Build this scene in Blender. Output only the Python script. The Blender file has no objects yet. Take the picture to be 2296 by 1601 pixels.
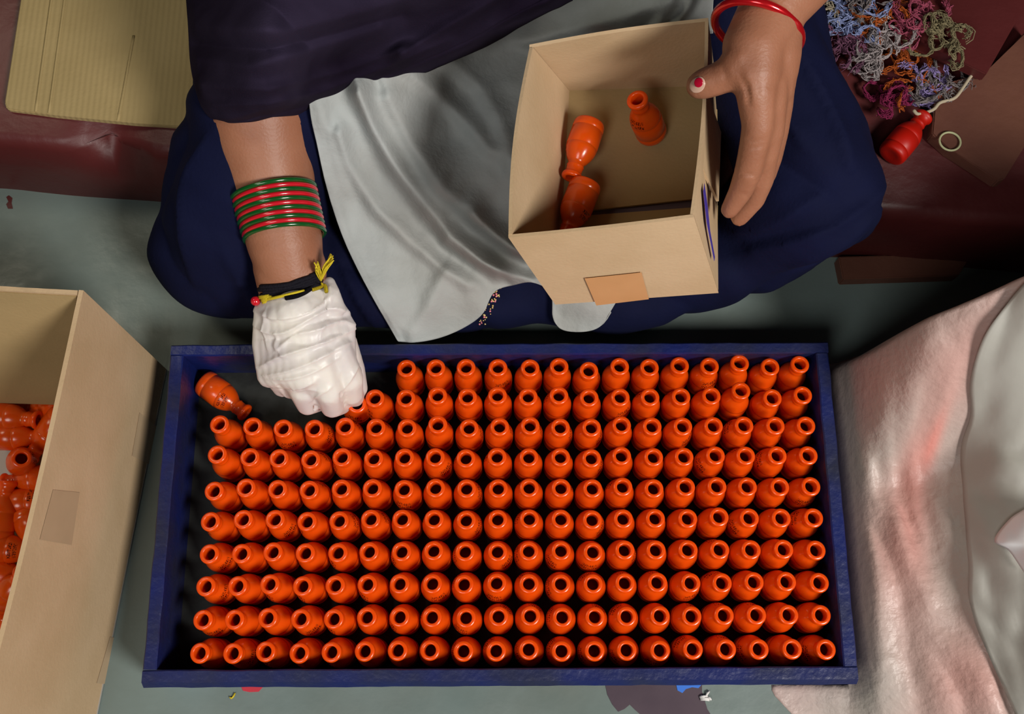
import bpy, bmesh, math, random
from mathutils import Vector, Matrix, noise
from mathutils.bvhtree import BVHTree

SC = bpy.context.scene
COL = SC.collection
random.seed(11)

# ------------------------------------------------------------------ camera
F = 2401.16
CAMP = Vector((.00878, -.14918, 1.08395))
CAMM = Matrix(((0.99999, 0.0042, -0.00311), (-0.00491, 0.95958, -0.28139), (0.0018, 0.2814, 0.95959)))
cd = bpy.data.cameras.new('camera')
cd.sensor_width = 36
cd.lens = F / 2296 * 36
cd.clip_start = .01
cam = bpy.data.objects.new('camera', cd)
COL.objects.link(cam)
cam.matrix_world = Matrix.Translation(CAMP) @ CAMM.to_4x4()
SC.camera = cam

# ------------------------------------------------------------------ world, lamps, exposure
w = bpy.data.worlds.new('world')
SC.world = w
w.use_nodes = True
bg = w.node_tree.nodes['Background']
bg.inputs[0].default_value = (.62, .78, 1, 1)
bg.inputs[1].default_value = .008


def area(name, loc, target, size, power, color):
    l = bpy.data.lights.new(name, 'AREA')
    l.shape = 'DISK'
    l.size = size
    l.energy = power
    l.color = color
    o = bpy.data.objects.new(name, l)
    COL.objects.link(o)
    o.location = loc
    o.rotation_euler = (Vector(target) - Vector(loc)).to_track_quat('-Z', 'Y').to_euler()
    return o


area('key_lamp', (1.42, -1.32, 2.1), (.05, .1, .1), .8, 82, (1, .955, .90))
area('front_lamp', (-.75, -1.35, 2.1), (.0, .15, .1), .9, 19, (1, .97, .93))
area('back_lamp', (-1.3, .7, 2.0), (0, .1, .1), .5, 7, (1, .93, .72))
SC.view_settings.view_transform = 'Standard'
SC.view_settings.look = 'None'
SC.view_settings.exposure = -0.12
SC.view_settings.gamma = 1
SC.view_settings.use_curve_mapping = False


# ------------------------------------------------------------------ helpers
def ray(px, py):
    return (CAMM @ Vector(((px - 1148) / F, -(py - 800.5) / F, -1))).normalized()


def U(px, py, z):
    """point at height z seen at a pixel of the 2296 x 1601 photograph"""
    d = ray(px, py)
    return CAMP + d * ((z - CAMP.z) / d.z)


def link(name, me, mat=None, parent=None):
    o = bpy.data.objects.new(name, me)
    COL.objects.link(o)
    if mat is not None:
        me.materials.clear()
        me.materials.append(mat)
    if parent is not None:
        o.parent = parent
    return o


def tag(o, label=None, cat=None, group=None, kind=None):
    if label:
        o['label'] = label
    if cat:
        o['category'] = cat
    if group:
        o['group'] = group
    if kind:
        o['kind'] = kind
    return o


def empty(name, loc=(0, 0, 0)):
    o = bpy.data.objects.new(name, None)
    COL.objects.link(o)
    o.location = loc
    o.empty_display_size = .02
    return o


def from_bm(name, bm, mat=None, parent=None, smooth=True):
    bmesh.ops.recalc_face_normals(bm, faces=bm.faces)
    me = bpy.data.meshes.new(name)
    bm.to_mesh(me)
    bm.free()
    if smooth:
        me.shade_smooth()
    else:
        me.shade_flat()
    o = link(name, me, mat, parent)
    if parent is not None:                      # meshes are in world coordinates: undo parent's place
        o.matrix_parent_inverse = parent_inv(parent)
    return o


def parent_inv(p):
    m = Matrix.Identity(4)
    q = p
    chain = []
    while q is not None:
        chain.append(q)
        q = q.parent
    for q in reversed(chain):
        m = m @ q.matrix_parent_inverse @ q.matrix_basis
    return m.inverted()


def add_box(bm, x0, x1, y0, y1, z0, z1, M=None):
    vs = [bm.verts.new((x, y, z)) for x in (x0, x1) for y in (y0, y1) for z in (z0, z1)]
    for f in ((0, 1, 3, 2), (4, 6, 7, 5), (0, 4, 5, 1), (2, 3, 7, 6), (0, 2, 6, 4), (1, 5, 7, 3)):
        bm.faces.new([vs[i] for i in f])
    if M:
        bmesh.ops.transform(bm, matrix=M, verts=vs)
    return vs


def add_prism(bm, bot, top):
    """closed prism between two equal rings"""
    a = [bm.verts.new(p) for p in bot]
    b = [bm.verts.new(p) for p in top]
    n = len(a)
    bm.faces.new(a[::-1])
    bm.faces.new(b)
    for i in range(n):
        bm.faces.new((a[i], a[(i + 1) % n], b[(i + 1) % n], b[i]))


def add_lathe(bm, prof, n=32):
    rings = []
    for r, z in prof:
        if r < 1e-6:
            rings.append([bm.verts.new((0, 0, z))])
        else:
            rings.append([bm.verts.new((r * math.cos(2 * math.pi * i / n), r * math.sin(2 * math.pi * i / n), z)) for i in range(n)])
    for a, b in zip(rings, rings[1:]):
        for i in range(n):
            j = (i + 1) % n
            if len(a) == 1:
                bm.faces.new((a[0], b[j], b[i]))
            elif len(b) == 1:
                bm.faces.new((a[i], a[j], b[0]))
            else:
                bm.faces.new((a[i], a[j], b[j], b[i]))


def add_tube(bm, pts, rad, n=8, closed=False, flat=1.0):
    pts = [Vector(p) for p in pts]
    N = len(pts)
    if not hasattr(rad, '__len__'):
        rad = [rad] * N
    rings = []
    up = Vector((0, 0, 1))
    for i, p in enumerate(pts):
        if closed:
            t = pts[(i + 1) % N] - pts[i - 1]
        else:
            t = pts[min(i + 1, N - 1)] - pts[max(i - 1, 0)]
        t.normalize()
        a = up - t * up.dot(t)
        if a.length < .05:
            a = Vector((0, 1, 0)) - t * t.y
        a.normalize()
        if closed is False or True:
            up = a if not closed else up
        b = t.cross(a)
        rings.append([bm.verts.new(p + (a * math.cos(2 * math.pi * k / n) * flat + b * math.sin(2 * math.pi * k / n)) * rad[i]) for k in range(n)])
    for i in range(N if closed else N - 1):
        A, B = rings[i], rings[(i + 1) % N]
        for k in range(n):
            bm.faces.new((A[k], A[(k + 1) % n], B[(k + 1) % n], B[k]))
    if not closed:
        bm.faces.new(rings[0][::-1])
        bm.faces.new(rings[-1])


def spline(pts, n):
    """Catmull-Rom through tuples, n samples"""
    P = [Vector(p) for p in pts]
    P = [P[0] * 2 - P[1]] + P + [P[-1] * 2 - P[-2]]
    m = len(P) - 3
    out = []
    for k in range(n):
        u = k / (n - 1) * m
        i = min(int(u), m - 1)
        t = u - i
        a, b, c, d = P[i:i + 4]
        out.append(.5 * ((2 * b) + (c - a) * t + (2 * a - 5 * b + 4 * c - d) * t * t + (3 * b - 3 * c + d - a) * t ** 3))
    return out


class Blob:
    """vertex and face lists of many overlapping spheres, the raw material of a remeshed body"""

    def __init__(self):
        self.v, self.f = [], []


def ico(n):
    b = bmesh.new()
    bmesh.ops.create_icosphere(b, subdivisions=n, radius=1)
    b.verts.index_update()
    r = [tuple(v.co) for v in b.verts], [tuple(v.index for v in f.verts) for f in b.faces]
    b.free()
    return r


ICO2, ICO4 = ico(2), ico(4)


def limb(bl, chain, step=.3):
    for (p, r), (q, s) in zip(chain, chain[1:]):
        p, q = Vector(p), Vector(q)
        n = max(1, int((q - p).length / (min(r, s) * step)))
        for i in range(n + 1):
            t = i / n
            rr = r + (s - r) * t
            c = p.lerp(q, t)
            k = len(bl.v)
            cx, cy, cz = c
            ICO_V, ICO_F = ICO4 if rr > .019 else ICO2
            bl.v += [(x * rr + cx, y * rr + cy, z * rr + cz) for x, y, z in ICO_V]
            bl.f += [(a + k, b + k, d + k) for a, b, d in ICO_F]


def remesh(bl, voxel, it, fac=.5):
    me = bpy.data.meshes.new('tmp')
    me.from_pydata(bl.v, [], bl.f)
    o = bpy.data.objects.new('tmp', me)
    COL.objects.link(o)
    m = o.modifiers.new('r', 'REMESH')
    m.mode = 'VOXEL'
    m.voxel_size = voxel
    m.adaptivity = 0
    if it:
        s = o.modifiers.new('s', 'SMOOTH')
        s.factor = fac
        s.iterations = it
    dg = bpy.context.evaluated_depsgraph_get()
    dg.update()
    res = bpy.data.meshes.new_from_object(o.evaluated_get(dg))
    bpy.data.objects.remove(o)
    bpy.data.meshes.remove(me)
    res.shade_smooth()
    return res


def pix(p):
    q = CAMM.transposed() @ (p - CAMP)
    return 1148 - F * q.x / q.z, 800.5 + F * q.y / q.z


def crease(me, folds, facing=.05):
    """raise or sink folds along curves: folds are (photo points, height, width in px)"""
    FL = []
    for pts, amp, wd in folds:
        c = spline([(a, b, 0) for a, b in pts], max(8, len(pts) * 4))
        xs = [k.x for k in c]
        ys = [k.y for k in c]
        FL.append((c, amp, wd, min(xs) - 4 * wd, max(xs) + 4 * wd, min(ys) - 4 * wd, max(ys) + 4 * wd))
    bx0 = min(f[3] for f in FL)
    bx1 = max(f[4] for f in FL)
    by0 = min(f[5] for f in FL)
    by1 = max(f[6] for f in FL)
    NRM = [v.normal.copy() for v in me.vertices]
    for v, vn in zip(me.vertices, NRM):
        x, y = pix(v.co)
        if not (bx0 < x < bx1 and by0 < y < by1):
            continue
        fc = vn.dot((CAMP - v.co).normalized())
        if fc < facing:
            continue
        h = 0
        for c, amp, wd, x0, x1, y0, y1 in FL:
            if not (x0 < x < x1 and y0 < y < y1):
                continue
            best, bt = 1e9, 0
            m = len(c) - 1
            for k in range(m):
                a, b = c[k], c[k + 1]
                dx, dy = b.x - a.x, b.y - a.y
                L = dx * dx + dy * dy
                if L < 1e-9:
                    continue
                t = max(0, min(1, ((x - a.x) * dx + (y - a.y) * dy) / L))
                ex, ey = x - a.x - dx * t, y - a.y - dy * t
                d2 = ex * ex + ey * ey
                if d2 < best:
                    best = d2
                    bt = (k + t) / m
                    sgn = 1 if dx * ey - dy * ex > 0 else -1
            d = math.sqrt(best)
            w_ = wd * (.45 if sgn > 0 else 1.3)          # steep on one side, long on the other, as folds lie
            h += 1.35 * amp * math.exp(-(d / w_)) * math.sin(math.pi * (.08 + .84 * bt)) ** .6
        v.co += vn * h * min(1, fc * 2.5)


def bvh(me):
    return BVHTree.FromPolygons([v.co for v in me.vertices], [tuple(p.vertices) for p in me.polygons])


def hit(tree, px, py):
    r = tree.ray_cast(CAMP, ray(px, py))
    return r[0], r[1]


def world_mesh(name, me, mat, parent):
    o = link(name, me, mat, parent)
    o.matrix_parent_inverse = parent_inv(parent)
    return o


# ------------------------------------------------------------------ materials
def nd(nt, typ, **kw):
    n = nt.nodes.new(typ)
    for k, v in kw.items():
        if k.startswith('i_'):
            n.inputs[int(k[2:])].default_value = v
        else:
            setattr(n, k, v)
    return n


def mat(name, col, rough=.5, spec=.5, col2=None, nscale=20, bump=0, bscale=60, metal=0, sss=0, mix=.5, coat=0, sheen=0, stretch=None, detail=6, trans=0):
    m = bpy.data.materials.new(name)
    m.use_nodes = True
    nt = m.node_tree
    b = nt.nodes['Principled BSDF']
    b.inputs['Base Color'].default_value = (*col, 1)
    b.inputs['Roughness'].default_value = rough
    b.inputs['Specular IOR Level'].default_value = spec
    b.inputs['Metallic'].default_value = metal
    b.inputs['Coat Weight'].default_value = coat
    b.inputs['Sheen Weight'].default_value = sheen
    b.inputs['Transmission Weight'].default_value = trans
    if sss:
        b.inputs['Subsurface Weight'].default_value = sss
        b.inputs['Subsurface Radius'].default_value = (.012, .004, .002)
        b.inputs['Subsurface Scale'].default_value = 1
    tc = nd(nt, 'ShaderNodeTexCoord')
    src = tc.outputs['Object']
    if stretch:
        mp = nd(nt, 'ShaderNodeMapping')
        mp.inputs['Scale'].default_value = stretch
        nt.links.new(src, mp.inputs[0])
        src = mp.outputs[0]
    if col2 is not None:
        n = nd(nt, 'ShaderNodeTexNoise')
        n.inputs['Scale'].default_value = nscale
        n.inputs['Detail'].default_value = detail
        nt.links.new(src, n.inputs['Vector'])
        r = nd(nt, 'ShaderNodeValToRGB')
        r.color_ramp.elements[0].position = mix - .18
        r.color_ramp.elements[1].position = mix + .18
        r.color_ramp.elements[0].color = (*col, 1)
        r.color_ramp.elements[1].color = (*col2, 1)
        nt.links.new(n.outputs[0], r.inputs[0])
        nt.links.new(r.outputs[0], b.inputs['Base Color'])
    if bump:
        n2 = nd(nt, 'ShaderNodeTexNoise')
        n2.inputs['Scale'].default_value = bscale
        n2.inputs['Detail'].default_value = 5
        nt.links.new(src, n2.inputs['Vector'])
        bp = nd(nt, 'ShaderNodeBump')
        bp.inputs['Strength'].default_value = bump
        bp.inputs['Distance'].default_value = .002
        nt.links.new(n2.outputs[0], bp.inputs['Height'])
        nt.links.new(bp.outputs[0], b.inputs['Normal'])
    return m


def weave(m, scale, strength, axis='X', dist=.0004):
    """fine parallel ribs (threads, flutes) added on top of a material's bump"""
    nt = m.node_tree
    b = nt.nodes['Principled BSDF']
    tc = nd(nt, 'ShaderNodeTexCoord')
    wv = nd(nt, 'ShaderNodeTexWave', wave_type='BANDS', bands_direction=axis)
    wv.inputs['Scale'].default_value = scale
    wv.inputs['Distortion'].default_value = .4
    nt.links.new(tc.outputs['Object'], wv.inputs['Vector'])
    bp = nd(nt, 'ShaderNodeBump')
    bp.inputs['Strength'].default_value = strength
    bp.inputs['Distance'].default_value = dist
    nt.links.new(wv.outputs['Color'], bp.inputs['Height'])
    if b.inputs['Normal'].links:
        nt.links.new(b.inputs['Normal'].links[0].from_socket, bp.inputs['Normal'])
    nt.links.new(bp.outputs[0], b.inputs['Normal'])
    return m


def bottle_material():
    m = mat('orange_plastic', (.80, .075, .002), .22, .5, bump=.04, bscale=900)
    nt = m.node_tree
    b = nt.nodes['Principled BSDF']
    b.inputs['Subsurface Weight'].default_value = .4
    b.inputs['Subsurface Radius'].default_value = (.010, .0008, .0001)
    b.inputs['Subsurface Scale'].default_value = 1
    tc = nd(nt, 'ShaderNodeTexCoord')
    sx = nd(nt, 'ShaderNodeSeparateXYZ')
    nt.links.new(tc.outputs['Object'], sx.inputs[0])

    def mth(op, a, bb=None, c=None):
        n = nd(nt, 'ShaderNodeMath', operation=op)
        for i, v in enumerate((a, bb, c)):
            if v is None:
                continue
            if isinstance(v, (int, float)):
                n.inputs[i].default_value = v
            else:
                nt.links.new(v, n.inputs[i])
        return n.outputs[0]
    ang = mth('ARCTAN2', sx.outputs[1], sx.outputs[0])
    z = sx.outputs[2]
    ca = mth('MULTIPLY', ang, 28.0)
    cz = mth('MULTIPLY', z, 1300.0)
    fa = mth('FLOOR', ca)
    fz = mth('FLOOR', cz)
    cx = nd(nt, 'ShaderNodeCombineXYZ')
    nt.links.new(fa, cx.inputs[0])
    nt.links.new(fz, cx.inputs[1])
    wn = nd(nt, 'ShaderNodeTexWhiteNoise')
    nt.links.new(cx.outputs[0], wn.inputs[0])
    on = mth('GREATER_THAN', wn.outputs[0], .42)
    a1 = mth('LESS_THAN', mth('ABSOLUTE', ang), .62)
    # two printed lines of dot-matrix code on the shoulder, and the gap between the characters
    l1 = mth('MULTIPLY', mth('GREATER_THAN', z, .0338), mth('LESS_THAN', z, .0372))
    l2 = mth('MULTIPLY', mth('GREATER_THAN', z, .0295), mth('LESS_THAN', z, .0328))
    ln = mth('MAXIMUM', l1, l2)
    gap = mth('GREATER_THAN', mth('FRACT', mth('MULTIPLY', ang, 7.0)), .22)
    k = mth('MULTIPLY', mth('MULTIPLY', on, a1), mth('MULTIPLY', ln, gap))
    k = mth('MULTIPLY', k, .95)
    mx = nd(nt, 'ShaderNodeMix', data_type='RGBA')
    nt.links.new(k, mx.inputs[0])
    mx.inputs[6].default_value = (.80, .075, .002, 1)
    mx.inputs[7].default_value = (.05, .006, .004, 1)
    nt.links.new(mx.outputs[2], b.inputs['Base Color'])
    return m


M_BOT = bottle_material()
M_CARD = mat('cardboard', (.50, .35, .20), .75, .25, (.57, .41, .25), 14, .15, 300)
M_CARDIN = mat('carton_inner_liner', (.33, .235, .11), .8, .2, (.38, .27, .13), 14, .15, 300)  # separate liner paper, also toned darker to deepen the shade inside boxes
M_CARD2 = weave(mat('fluted_cardboard', (.34, .25, .11), .75, .25, (.40, .30, .14), 9, .15, 200), 55, .35, 'X', .0008)
M_TAPE = mat('brown_tape', (.56, .30, .13), .4, .5, (.60, .33, .15), 30)
M_TAPE2 = mat('pale_tape', (.46, .33, .20), .4, .4, (.50, .36, .22), 30)
M_TRAY = mat('tray_blue', (.006, .013, .10), .4, .4, (.018, .02, .035), 16, .5, 120, detail=8, mix=.56)
M_TRAYF = mat('tray_floor', (.010, .011, .011), .6, .3, (.045, .05, .047), 22, .2, 200)
M_SKIN = mat('skin', (.36, .155, .088), .46, .4, (.30, .12, .065), 25, .18, 420, sss=.15)
M_GLOVE = mat('latex_glove', (.82, .78, .70), .4, .45, (.58, .53, .55), 16, .1, 200, sss=.08)
M_SHAWL = mat('dark_cotton', (.007, .004, .011), .9, .06, (.027, .020, .042), 6, .25, 500, stretch=(1, 3, 1))
M_NAVY = mat('navy_trousers', (.002, .0032, .020), .85, .15, (.003, .0048, .029), 12, .2, 300)
M_APRON = weave(mat('apron_cotton', (.42, .455, .455), .85, .15, (.32, .325, .31), 7, .35, 200), 500, .12, 'Y')
M_HAIR = mat('hair', (.01, .008, .007), .45, .5)
M_RED = mat('red_glass', (.55, .008, .02), .18, .6, coat=.5)
M_GREEN = mat('green_glass', (.004, .075, .012), .18, .6, coat=.5)
M_METRED = mat('metallic_red', (.65, .01, .015), .2, .6, metal=.55, coat=.6)
M_BLACK = mat('black_thread', (.006, .005, .01), .8, .2, bump=.6, bscale=700)
M_YEL = mat('yellow_thread', (.62, .48, .02), .7, .3, bump=.4, bscale=900)
M_NAIL = mat('nail', (.62, .40, .30), .25, .5)
M_POL = mat('nail_polish', (.45, .005, .03), .2, .6)
M_INK = mat('purple_ink', (.06, .04, .32), .5, .3)
M_SCR_SHADE = mat('dark_ink_and_gap_shade', (.12, .09, .12), .6, .2)  # scribble ink, also the painted shade in the flap gap
M_STEP = mat('maroon_paint', (.10, .018, .018), .42, .45, (.065, .010, .010), 5, .4, 60)
M_BOARD = mat('brown_board', (.16, .065, .04), .55, .35, (.11, .04, .028), 8, .4, 70)
M_BEAD = mat('gold_bead', (.75, .55, .25), .3, .6, metal=.7)
M_BEAD2 = mat('pink_bead', (.7, .2, .25), .3, .6)
M_RING = mat('pale_rubber', (.45, .46, .26), .6, .3)
M_STAIN = mat('dark_stain', (.055, .035, .05), .6, .3, (.075, .05, .065), 20)
M_BLUE = mat('bright_blue_paint', (.03, .16, .62), .5, .4)
M_REDP = mat('red_paint', (.5, .03, .05), .5, .4)
M_WHITE = mat('white_scrap', (.7, .68, .66), .7, .2)
M_KURTA = mat('kurta', (.02, .018, .05), .9, .1)


def floor_material():
    m = mat('painted_floor', (.17, .23, .222), .42, .5, (.13, .155, .135), 4, .55, 26, detail=9)
    nt = m.node_tree
    b = nt.nodes['Principled BSDF']
    tc = nd(nt, 'ShaderNodeTexCoord')
    n = nd(nt, 'ShaderNodeTexNoise')
    n.inputs['Scale'].default_value = 9
    n.inputs['Detail'].default_value = 8
    nt.links.new(tc.outputs['Object'], n.inputs['Vector'])
    mr = nd(nt, 'ShaderNodeMapRange')
    mr.inputs[1].default_value = .35
    mr.inputs[2].default_value = .65
    mr.inputs[3].default_value = .28
    mr.inputs[4].default_value = .6
    nt.links.new(n.outputs[0], mr.inputs[0])
    nt.links.new(mr.outputs[0], b.inputs['Roughness'])
    return m


M_FLOOR = floor_material()


def sack_material():
    m = mat('woven_plastic', (.52, .46, .41), .42, .45, bump=.8, bscale=110)
    nt = m.node_tree
    b = nt.nodes['Principled BSDF']
    tc = nd(nt, 'ShaderNodeTexCoord')
    n = nd(nt, 'ShaderNodeTexNoise')
    n.inputs['Scale'].default_value = 5
    n.inputs['Detail'].default_value = 4
    mp = nd(nt, 'ShaderNodeMapping')
    mp.inputs['Scale'].default_value = (2.2, .8, 1)
    nt.links.new(tc.outputs['Object'], mp.inputs[0])
    nt.links.new(mp.outputs[0], n.inputs['Vector'])
    r = nd(nt, 'ShaderNodeValToRGB')
    r.color_ramp.elements[0].position = .36
    r.color_ramp.elements[1].position = .66
    r.color_ramp.elements[0].color = (.40, .365, .33, 1)
    r.color_ramp.elements[1].color = (.50, .355, .32, 1)
    nt.links.new(n.outputs[0], r.inputs[0])
    # the pink stain along the fold
    at = nd(nt, 'ShaderNodeAttribute', attribute_name='pink')
    mx = nd(nt, 'ShaderNodeMix', data_type='RGBA')
    nt.links.new(at.outputs['Fac'], mx.inputs[0])
    nt.links.new(r.outputs[0], mx.inputs[6])
    mx.inputs[7].default_value = (.72, .20, .16, 1)
    nt.links.new(mx.outputs[2], b.inputs['Base Color'])
    return m


M_SACK = sack_material()
M_FLAP = mat('plastic_liner', (.42, .41, .375), .42, .45, (.36, .35, .315), 9, .4, 30)
M_SHINY = mat('white_plastic', (.85, .85, .88), .25, .6)

# ------------------------------------------------------------------ setting: floor and step
bm = bmesh.new()
add_box(bm, -2.2, 2.2, -1.6, 2.2, -.05, 0)
floor = tag(from_bm('floor', bm, M_FLOOR, smooth=False), kind='structure')


def patch(name, px, m, z0, z1, parent, label=None):
    """thin irregular flake of paint lying on the floor: outline given by photo pixels"""
    bm = bmesh.new()
    add_prism(bm, [U(x, y, z0) for x, y in px], [U(x, y, z1) for x, y in px])
    o = from_bm(name, bm, m, parent, smooth=False)
    if label:
        o['label'] = label
    return o


patch('paint_patch', [(1356, 1530), (1362, 1558), (1373, 1580), (1386, 1596), (1400, 1590), (1412, 1580), (1424, 1592), (1440, 1606), (1500, 1640), (1560, 1650),
                      (1604, 1640), (1596, 1606), (1586, 1590), (1580, 1570), (1574, 1550), (1574, 1530)], M_STAIN, 0, .0006, floor, 'dark purple-grey worn patch in the floor paint')
patch('paint_spot', [(1516, 1534), (1519, 1548), (1530, 1554), (1538, 1545), (1552, 1541), (1566, 1543), (1574, 1534)], M_BLUE, 0, .0012, floor, 'bright blue paint dab')
patch('paint_spot', [(540, 1538), (545, 1549), (560, 1552), (580, 1551), (590, 1540)], M_REDP, 0, .001, floor, 'red paint dab')
patch('paint_spot', [(14, 442), (20, 438), (28, 444), (26, 455), (29, 468), (18, 468), (14, 458), (19, 452)], M_STEP, 0, .0006, floor, 'maroon paint drip')

# maroon step behind the seated woman; its front is the riser
SH = .12
A0 = U(0, 318, SH)
A1 = U(420, 352, SH)
d = (A1 - A0).normalized()
P0 = A0 - d * 1.6
P1 = A0 + d * 3.2
P0.z = P1.z = 0
n_ = Vector((-d.y, d.x, 0))
bm = bmesh.new()
cols = []
NS = 260
prof = [(0, 0), (-.002, SH * .5), (0, SH - .014), (.004, SH - .005), (.012, SH), (.3, SH), (1.6, SH), (1.6, 0)]
for i in range(NS + 1):
    t = i / NS
    base = P0.lerp(P1, t)
    ring = []
    for k, (u, z) in enumerate(prof):
        wob = noise.noise(base * 14 + Vector((0, 0, k))) * .003
        chip = 0
        dd = abs((base - U(245, 330, SH)).dot(d))
        if k in (2, 3, 4):
            chip = max(0, 1 - dd / .038) * .026 * (1 + .9 * noise.noise(base * 90 + Vector((0, 0, k * 3))))
        p = base + n_ * (u + (wob if k < 5 else 0) + chip)
        p.z = z - (chip * .7 if k in (3, 4) else 0)
        ring.append(bm.verts.new(p))
    cols.append(ring)
for a, b in zip(cols, cols[1:]):
    for k in range(len(prof) - 1):
        bm.faces.new((a[k], b[k], b[k + 1], a[k + 1]))
bm.faces.new(cols[0])
bm.faces.new(cols[-1][::-1])
step = tag(from_bm('trim_step', bm, M_STEP), kind='structure')
step['label'] = 'maroon painted step behind the seated woman'

# boards on the step at the right
def slab(name, px, z0, th, m, parent=None, label=None, cat=None, smooth=False):
    bm = bmesh.new()
    top = [U(x, y, z0 + th) for x, y in px]
    bot = [Vector((p.x, p.y, z0)) for p in top]
    add_prism(bm, bot, top)
    bmesh.ops.bevel(bm, geom=bm.edges[:], offset=min(.0012, th * .3), segments=2, affect='EDGES')
    o = from_bm(name, bm, m, parent, smooth=False)
    if label:
        tag(o, label, cat)
    return o


slab('wooden_board', [(2100, 190), (2210, 165), (2310, 60), (2340, 260), (2252, 402), (2238, 405), (2128, 332), (2090, 300)], SH + .001, .016, M_BOARD, None,
     'worn brown board jutting over the step edge beside the rubber ring', 'board')
slab('wooden_board', [(1870, -120), (2330, -160), (2296, 18), (2212, 166), (2060, 92), (1900, 60)], SH + .020, .014, M_STEP, None,
     'dark maroon board lying at the back right, under the yarn waste', 'board')
slab('wooden_board', [(1880, 575), (2180, 566), (2150, 618), (1890, 626)], .0, .018, M_BOARD, None,
     'dim narrow board on the floor between the knee and the white sack', 'board')

# ------------------------------------------------------------------ tray
W, D, HR = .65, .3244, .07
tray = empty('bottle_tray', (0, 0, 0))
tag(tray, 'blue painted wooden tray holding the rows of open orange bottles', 'tray')
bm = bmesh.new()
add_box(bm, -W / 2 + .001, W / 2 - .001, -D / 2 + .001, D / 2 - .001, .0005, .006)
from_bm('tray_floor', bm, M_TRAYF, tray, smooth=False)


def board(name, x0, x1, y0, y1, seed, ch=.0012):
    """tray side: long board with worn, slightly uneven top"""
    bm = bmesh.new()
    horiz = (x1 - x0) > (y1 - y0)
    n = 60 if horiz else 34
    R = []
    for i in range(n + 1):
        t = i / n
        r = []
        if horiz:
            x = x0 + (x1 - x0) * t
            P = [(x, y0, .0005), (x, y0, HR - ch * 1.6), (x, y0 + ch, HR), (x, y1 - .0012, HR), (x, y1, HR - .0012), (x, y1, .0005)]
        else:
            y = y0 + (y1 - y0) * t
            P = [(x0, y, .0005), (x0, y, HR - ch), (x0 + ch, y, HR), (x1 - ch, y, HR), (x1, y, HR - ch), (x1, y, .0005)]
        for k, p in enumerate(P):
            v = Vector(p)
            if 0 < k < 5:
                nn = noise.noise_vector(v * 55 + Vector((seed, 0, 0))) * .0007
                v += Vector((0 if horiz else nn.x, nn.y if horiz else 0, nn.z * .6))
            r.append(bm.verts.new(v))
        R.append(r)
    for a, b in zip(R, R[1:]):
        for k in range(6):
            bm.faces.new((a[k], a[(k + 1) % 6], b[(k + 1) % 6], b[k]))
    bm.faces.new(R[0])
    bm.faces.new(R[-1][::-1])
    return from_bm(name, bm, M_TRAY, tray, smooth=False)


WT = .0125
board('side_board', -W / 2, W / 2, -D / 2, -D / 2 + .0155, 1, .0045)
board('side_board', -W / 2, W / 2, D / 2 - .0112, D / 2, 2)
board('side_board', -W / 2, -W / 2 + WT, -D / 2 + .0157, D / 2 - .0114, 3)
board('side_board', W / 2 - WT, W / 2, -D / 2 + .0157, D / 2 - .0114, 4)

# ------------------------------------------------------------------ bottles
BR = .01425
bprof = [(0, .0015), (.006, .001), (.0112, .0), (.0131, .0008), (BR - .0003, .0028), (BR, .0055), (BR, .0078), (BR - .0006, .0084), (BR - .0006, .0090), (BR, .0096),
         (BR, .0255), (BR - .0006, .0261), (BR - .0005, .0267), (BR - .0002, .0273), (BR - .0006, .0300), (BR - .0015, .0330), (BR - .0028, .0360), (BR - .0044, .0388),
         (.0084, .0408), (.0076, .0418), (.0073, .0430), (.0073, .0450), (.0079, .0458), (.0073, .0466), (.0073, .0520), (.0083, .0532), (.0092, .0543), (.0094, .0560), (.0091, .0571), (.0083, .0578),
         (.0064, .0581), (.0057, .0577), (.0054, .0565), (.0054, .0450), (.0070, .0410), (.0110, .035), (.0130, .027), (.0130, .004), (.0, .0030)]
bm = bmesh.new()
add_lathe(bm, bprof, 36)
bmesh.ops.recalc_face_normals(bm, faces=bm.faces)
BOT = bpy.data.meshes.new('bottle')
bm.to_mesh(BOT)
bm.free()
BOT.shade_smooth()
BOT.materials.append(M_BOT)
BL = .058


def put_bottle(base, mouth, label, group=None, spin=None, lock=False):
    """bottle whose base centre is at base and whose axis points at mouth"""
    base, mouth = Vector(base), Vector(mouth)
    ax = (mouth - base).normalized()
    o = bpy.data.objects.new('bottle', BOT)
    COL.objects.link(o)
    q = ax.to_track_quat('Z', 'Y')
    sp = random.uniform(0, 2 * math.pi) if spin is None else spin
    o.matrix_world = Matrix.Translation(base) @ (q.to_matrix() @ Matrix.Rotation(sp, 3, 'Z')).to_4x4()
    tag(o, label, 'bottle', group)
    return o


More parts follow.
